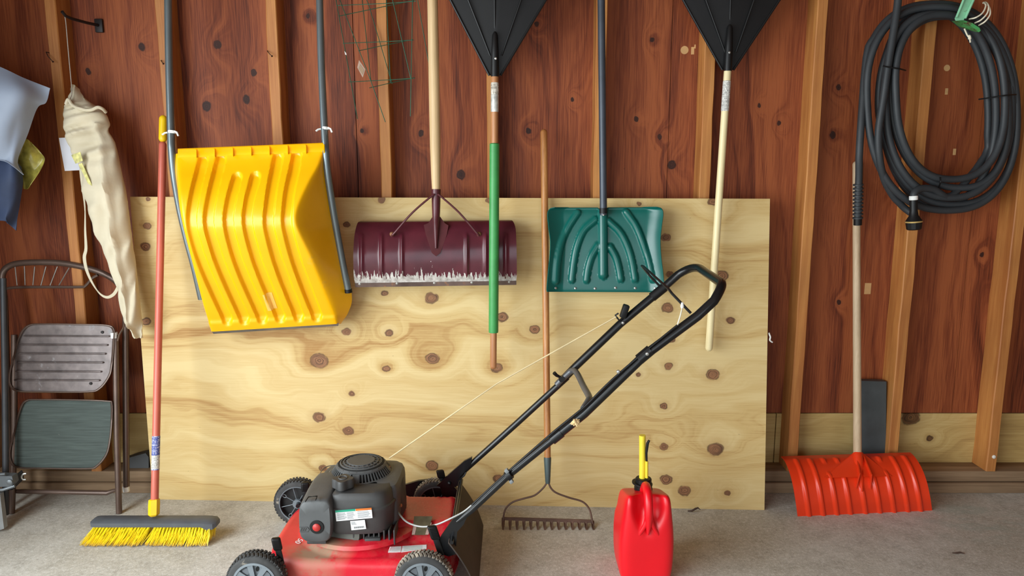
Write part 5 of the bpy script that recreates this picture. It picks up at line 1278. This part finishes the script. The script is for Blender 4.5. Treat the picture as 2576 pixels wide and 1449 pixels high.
    MB().tube(PT(spl([(1186, 1271, -.646), (1272, 1192, -.648), (1340, 1132, -.648), (1400, 1080, -.646), (1450, 1040, -.646), (1478, 1016, -.645), (1540, 955, -.645), (1618, 888, -.645), (1704, 818, -.645)], 4)), .0032, 8).build('handle_cable', m_black, t)
    # discharge chute cover on the far side, rear flap
    MB().prism([U(1012, 1222, -.128), U(1052, 1210, -.128), U(1090, 1206, -.128), U(1098, 1226, -.128), U(1060, 1262, -.128), U(1010, 1262, -.128)], (0, .012, 0)).build('side_cover', m_blackm, t, 0)
    n = 14; rows = []
    for f in np.linspace(0, 1, 10):
        rows.append([(-.192 + .085 * f + .012 * math.sin(f * 3), -.665 + .445 * j / (n - 1), .195 - .175 * f) for j in range(n)])
    MB().sheet(np.array(rows), .004).build('rear_flap', mat('flap_rubber', (58, 48, 42), .7, var=.15, dirt=((110, 96, 80), .66, 20)), t, 30)
    MB().tube([(-.184, -.668, .196), (-.184, -.215, .196)], .006, 8).build('flap_rod', m_blackm, t)
    for (px, py) in ((1003, 1272),): MB().lathe([(.006, 0), (.006, .010), (.003, .012)], U(px, py, -.50), (1, -.3, .2), 6).build('bolt', mat('copper_bolt', (186, 130, 96), .4, .7), t)
mower()

# ================================================================ petrol can
def petrol_can():
    red = mat('red_can_plastic', (226, 14, 30), 0.36, var=0.03, vs_=6)
    c = UZ(1627, 1466, 0); xc = c.x; yf0 = -.565; dep = .19
    t = thing('fuel_can', 'red plastic fuel can with yellow spout standing on the floor', 'fuel can', (xc, yf0 + dep / 2, 0))
    prof = [(.006, .070, .0), (.0, .078, .004), (.02, .0845, .0), (.06, .0885, .0), (.12, .0895, .0), (.17, .0865, .0), (.215, .0815, .0), (.255, .0765, .0), (.275, .0735, .003), (.288, .069, .009), (.294, .060, .020), (.296, .03, .05), (.297, .005, .1)]
    A = rows_interp([tuple(map(float, p)) for p in prof], 80); nk = 120; rings = []
    for z, hw, ins in A:
        z = max(z, 0.0); ring = []; hd = dep / 2 - ins * 1.0
        for k in range(nk):
            a = 2 * math.pi * k / nk; ca, sa = math.cos(a), math.sin(a); n = 6.5; kk = (abs(ca) ** n + abs(sa) ** n) ** (-1 / n)
            x = ca * kk * hw; y = sa * kk * max(hd, .005)
            # recess behind the handle on the near face
            if sa < 0:
                up = smooth01(np.array((z - .145) / .11)).item(); side = math.exp(-(abs(x) / (.042 * (0.5 + .5 * up) + .004)) ** 4)
                keep = math.exp(-((abs(x) - .030 * smooth01(np.array((.235 - z) / .1)).item()) / .011) ** 2) * smooth01(np.array((.262 - z) / .08)).item()
                y += .036 * up * side * (1 - .85 * keep) * (abs(sa * kk) ** 2)
            zd = z - .30 * max(0.0, y + dep / 2 - .015) * smooth01(np.array((z - .15) / .1)).item()
            ring.append((xc + x, yf0 + dep / 2 + y, zd))
        rings.append(ring)
    body = MB().loft(rings).build('body', red, t, 60)
    hp = [U(1630, 1345, yf0 - .002), U(1632, 1318, yf0 - .004), U(1632, 1285, yf0 - .004), U(1631, 1255, yf0 + .006), U(1628, 1232, yf0 + .03), U(1624, 1222, yf0 + .07), Vector((xc - .002, yf0 + .10, .262))]
    MB().tube([Vector(p) for p in spl([tuple(p) for p in hp], 5)], [.004 + .010 * min(1, i / 8) for i in range(31)], 14).build('handle', red, t)
    for d in (-1, 1):
        q = [U(1632, 1290, yf0 + .0), U(1632 + 8 * d, 1318, yf0 + .0), U(1632 + 22 * d, 1342, yf0 + .004), U(1632 + 30 * d, 1354, yf0 + .012)]
        MB().tube([Vector(p) for p in spl([tuple(p) for p in q], 4)], [.010 - .006 * i / 12 for i in range(13)], 10).build('handle_root', red, t)
    ny = yf0 + .115; nb = U(1617, 1215, ny)
    MB().lathe([(.030, -.03), (.030, -.004), (.0265, .0), (.0265, .026), (.024, .028)], (nb.x + .002, ny, U(1617, 1222, ny).z), (0, 0, 1), 12).build('collar', m_black, t, 25)
    MB().lathe([(.034, 0), (.034, .005)], (nb.x - .002, ny, U(1617, 1217, ny).z), (0.1, 0, 1), 20).build('cap_strap', m_black, t)
    sp = U(1616, 1202, ny); se = U(1616, 1095, ny)
    MB().tube([sp, sp.lerp(se, .5), se], .0107, 16).build('spout', mat('yellow_spout', (240, 214, 60), .4, var=.04), t)
    s2 = U(1627, 1202, ny - .01); s3 = U(1627, 1160, ny - .01)
    MB().tube([s2, s3], .0050, 10).build('spout_rod', mat('yellow_spout', (240, 214, 60), .4), t)
    MB().tube([U(1627, 1162, ny - .01), U(1626, 1140, ny - .01), U(1629, 1115, ny - .012), U(1633, 1108, ny - .014)], [.003, .004, .005, .004], 8).build('trigger', m_black, t)
petrol_can()
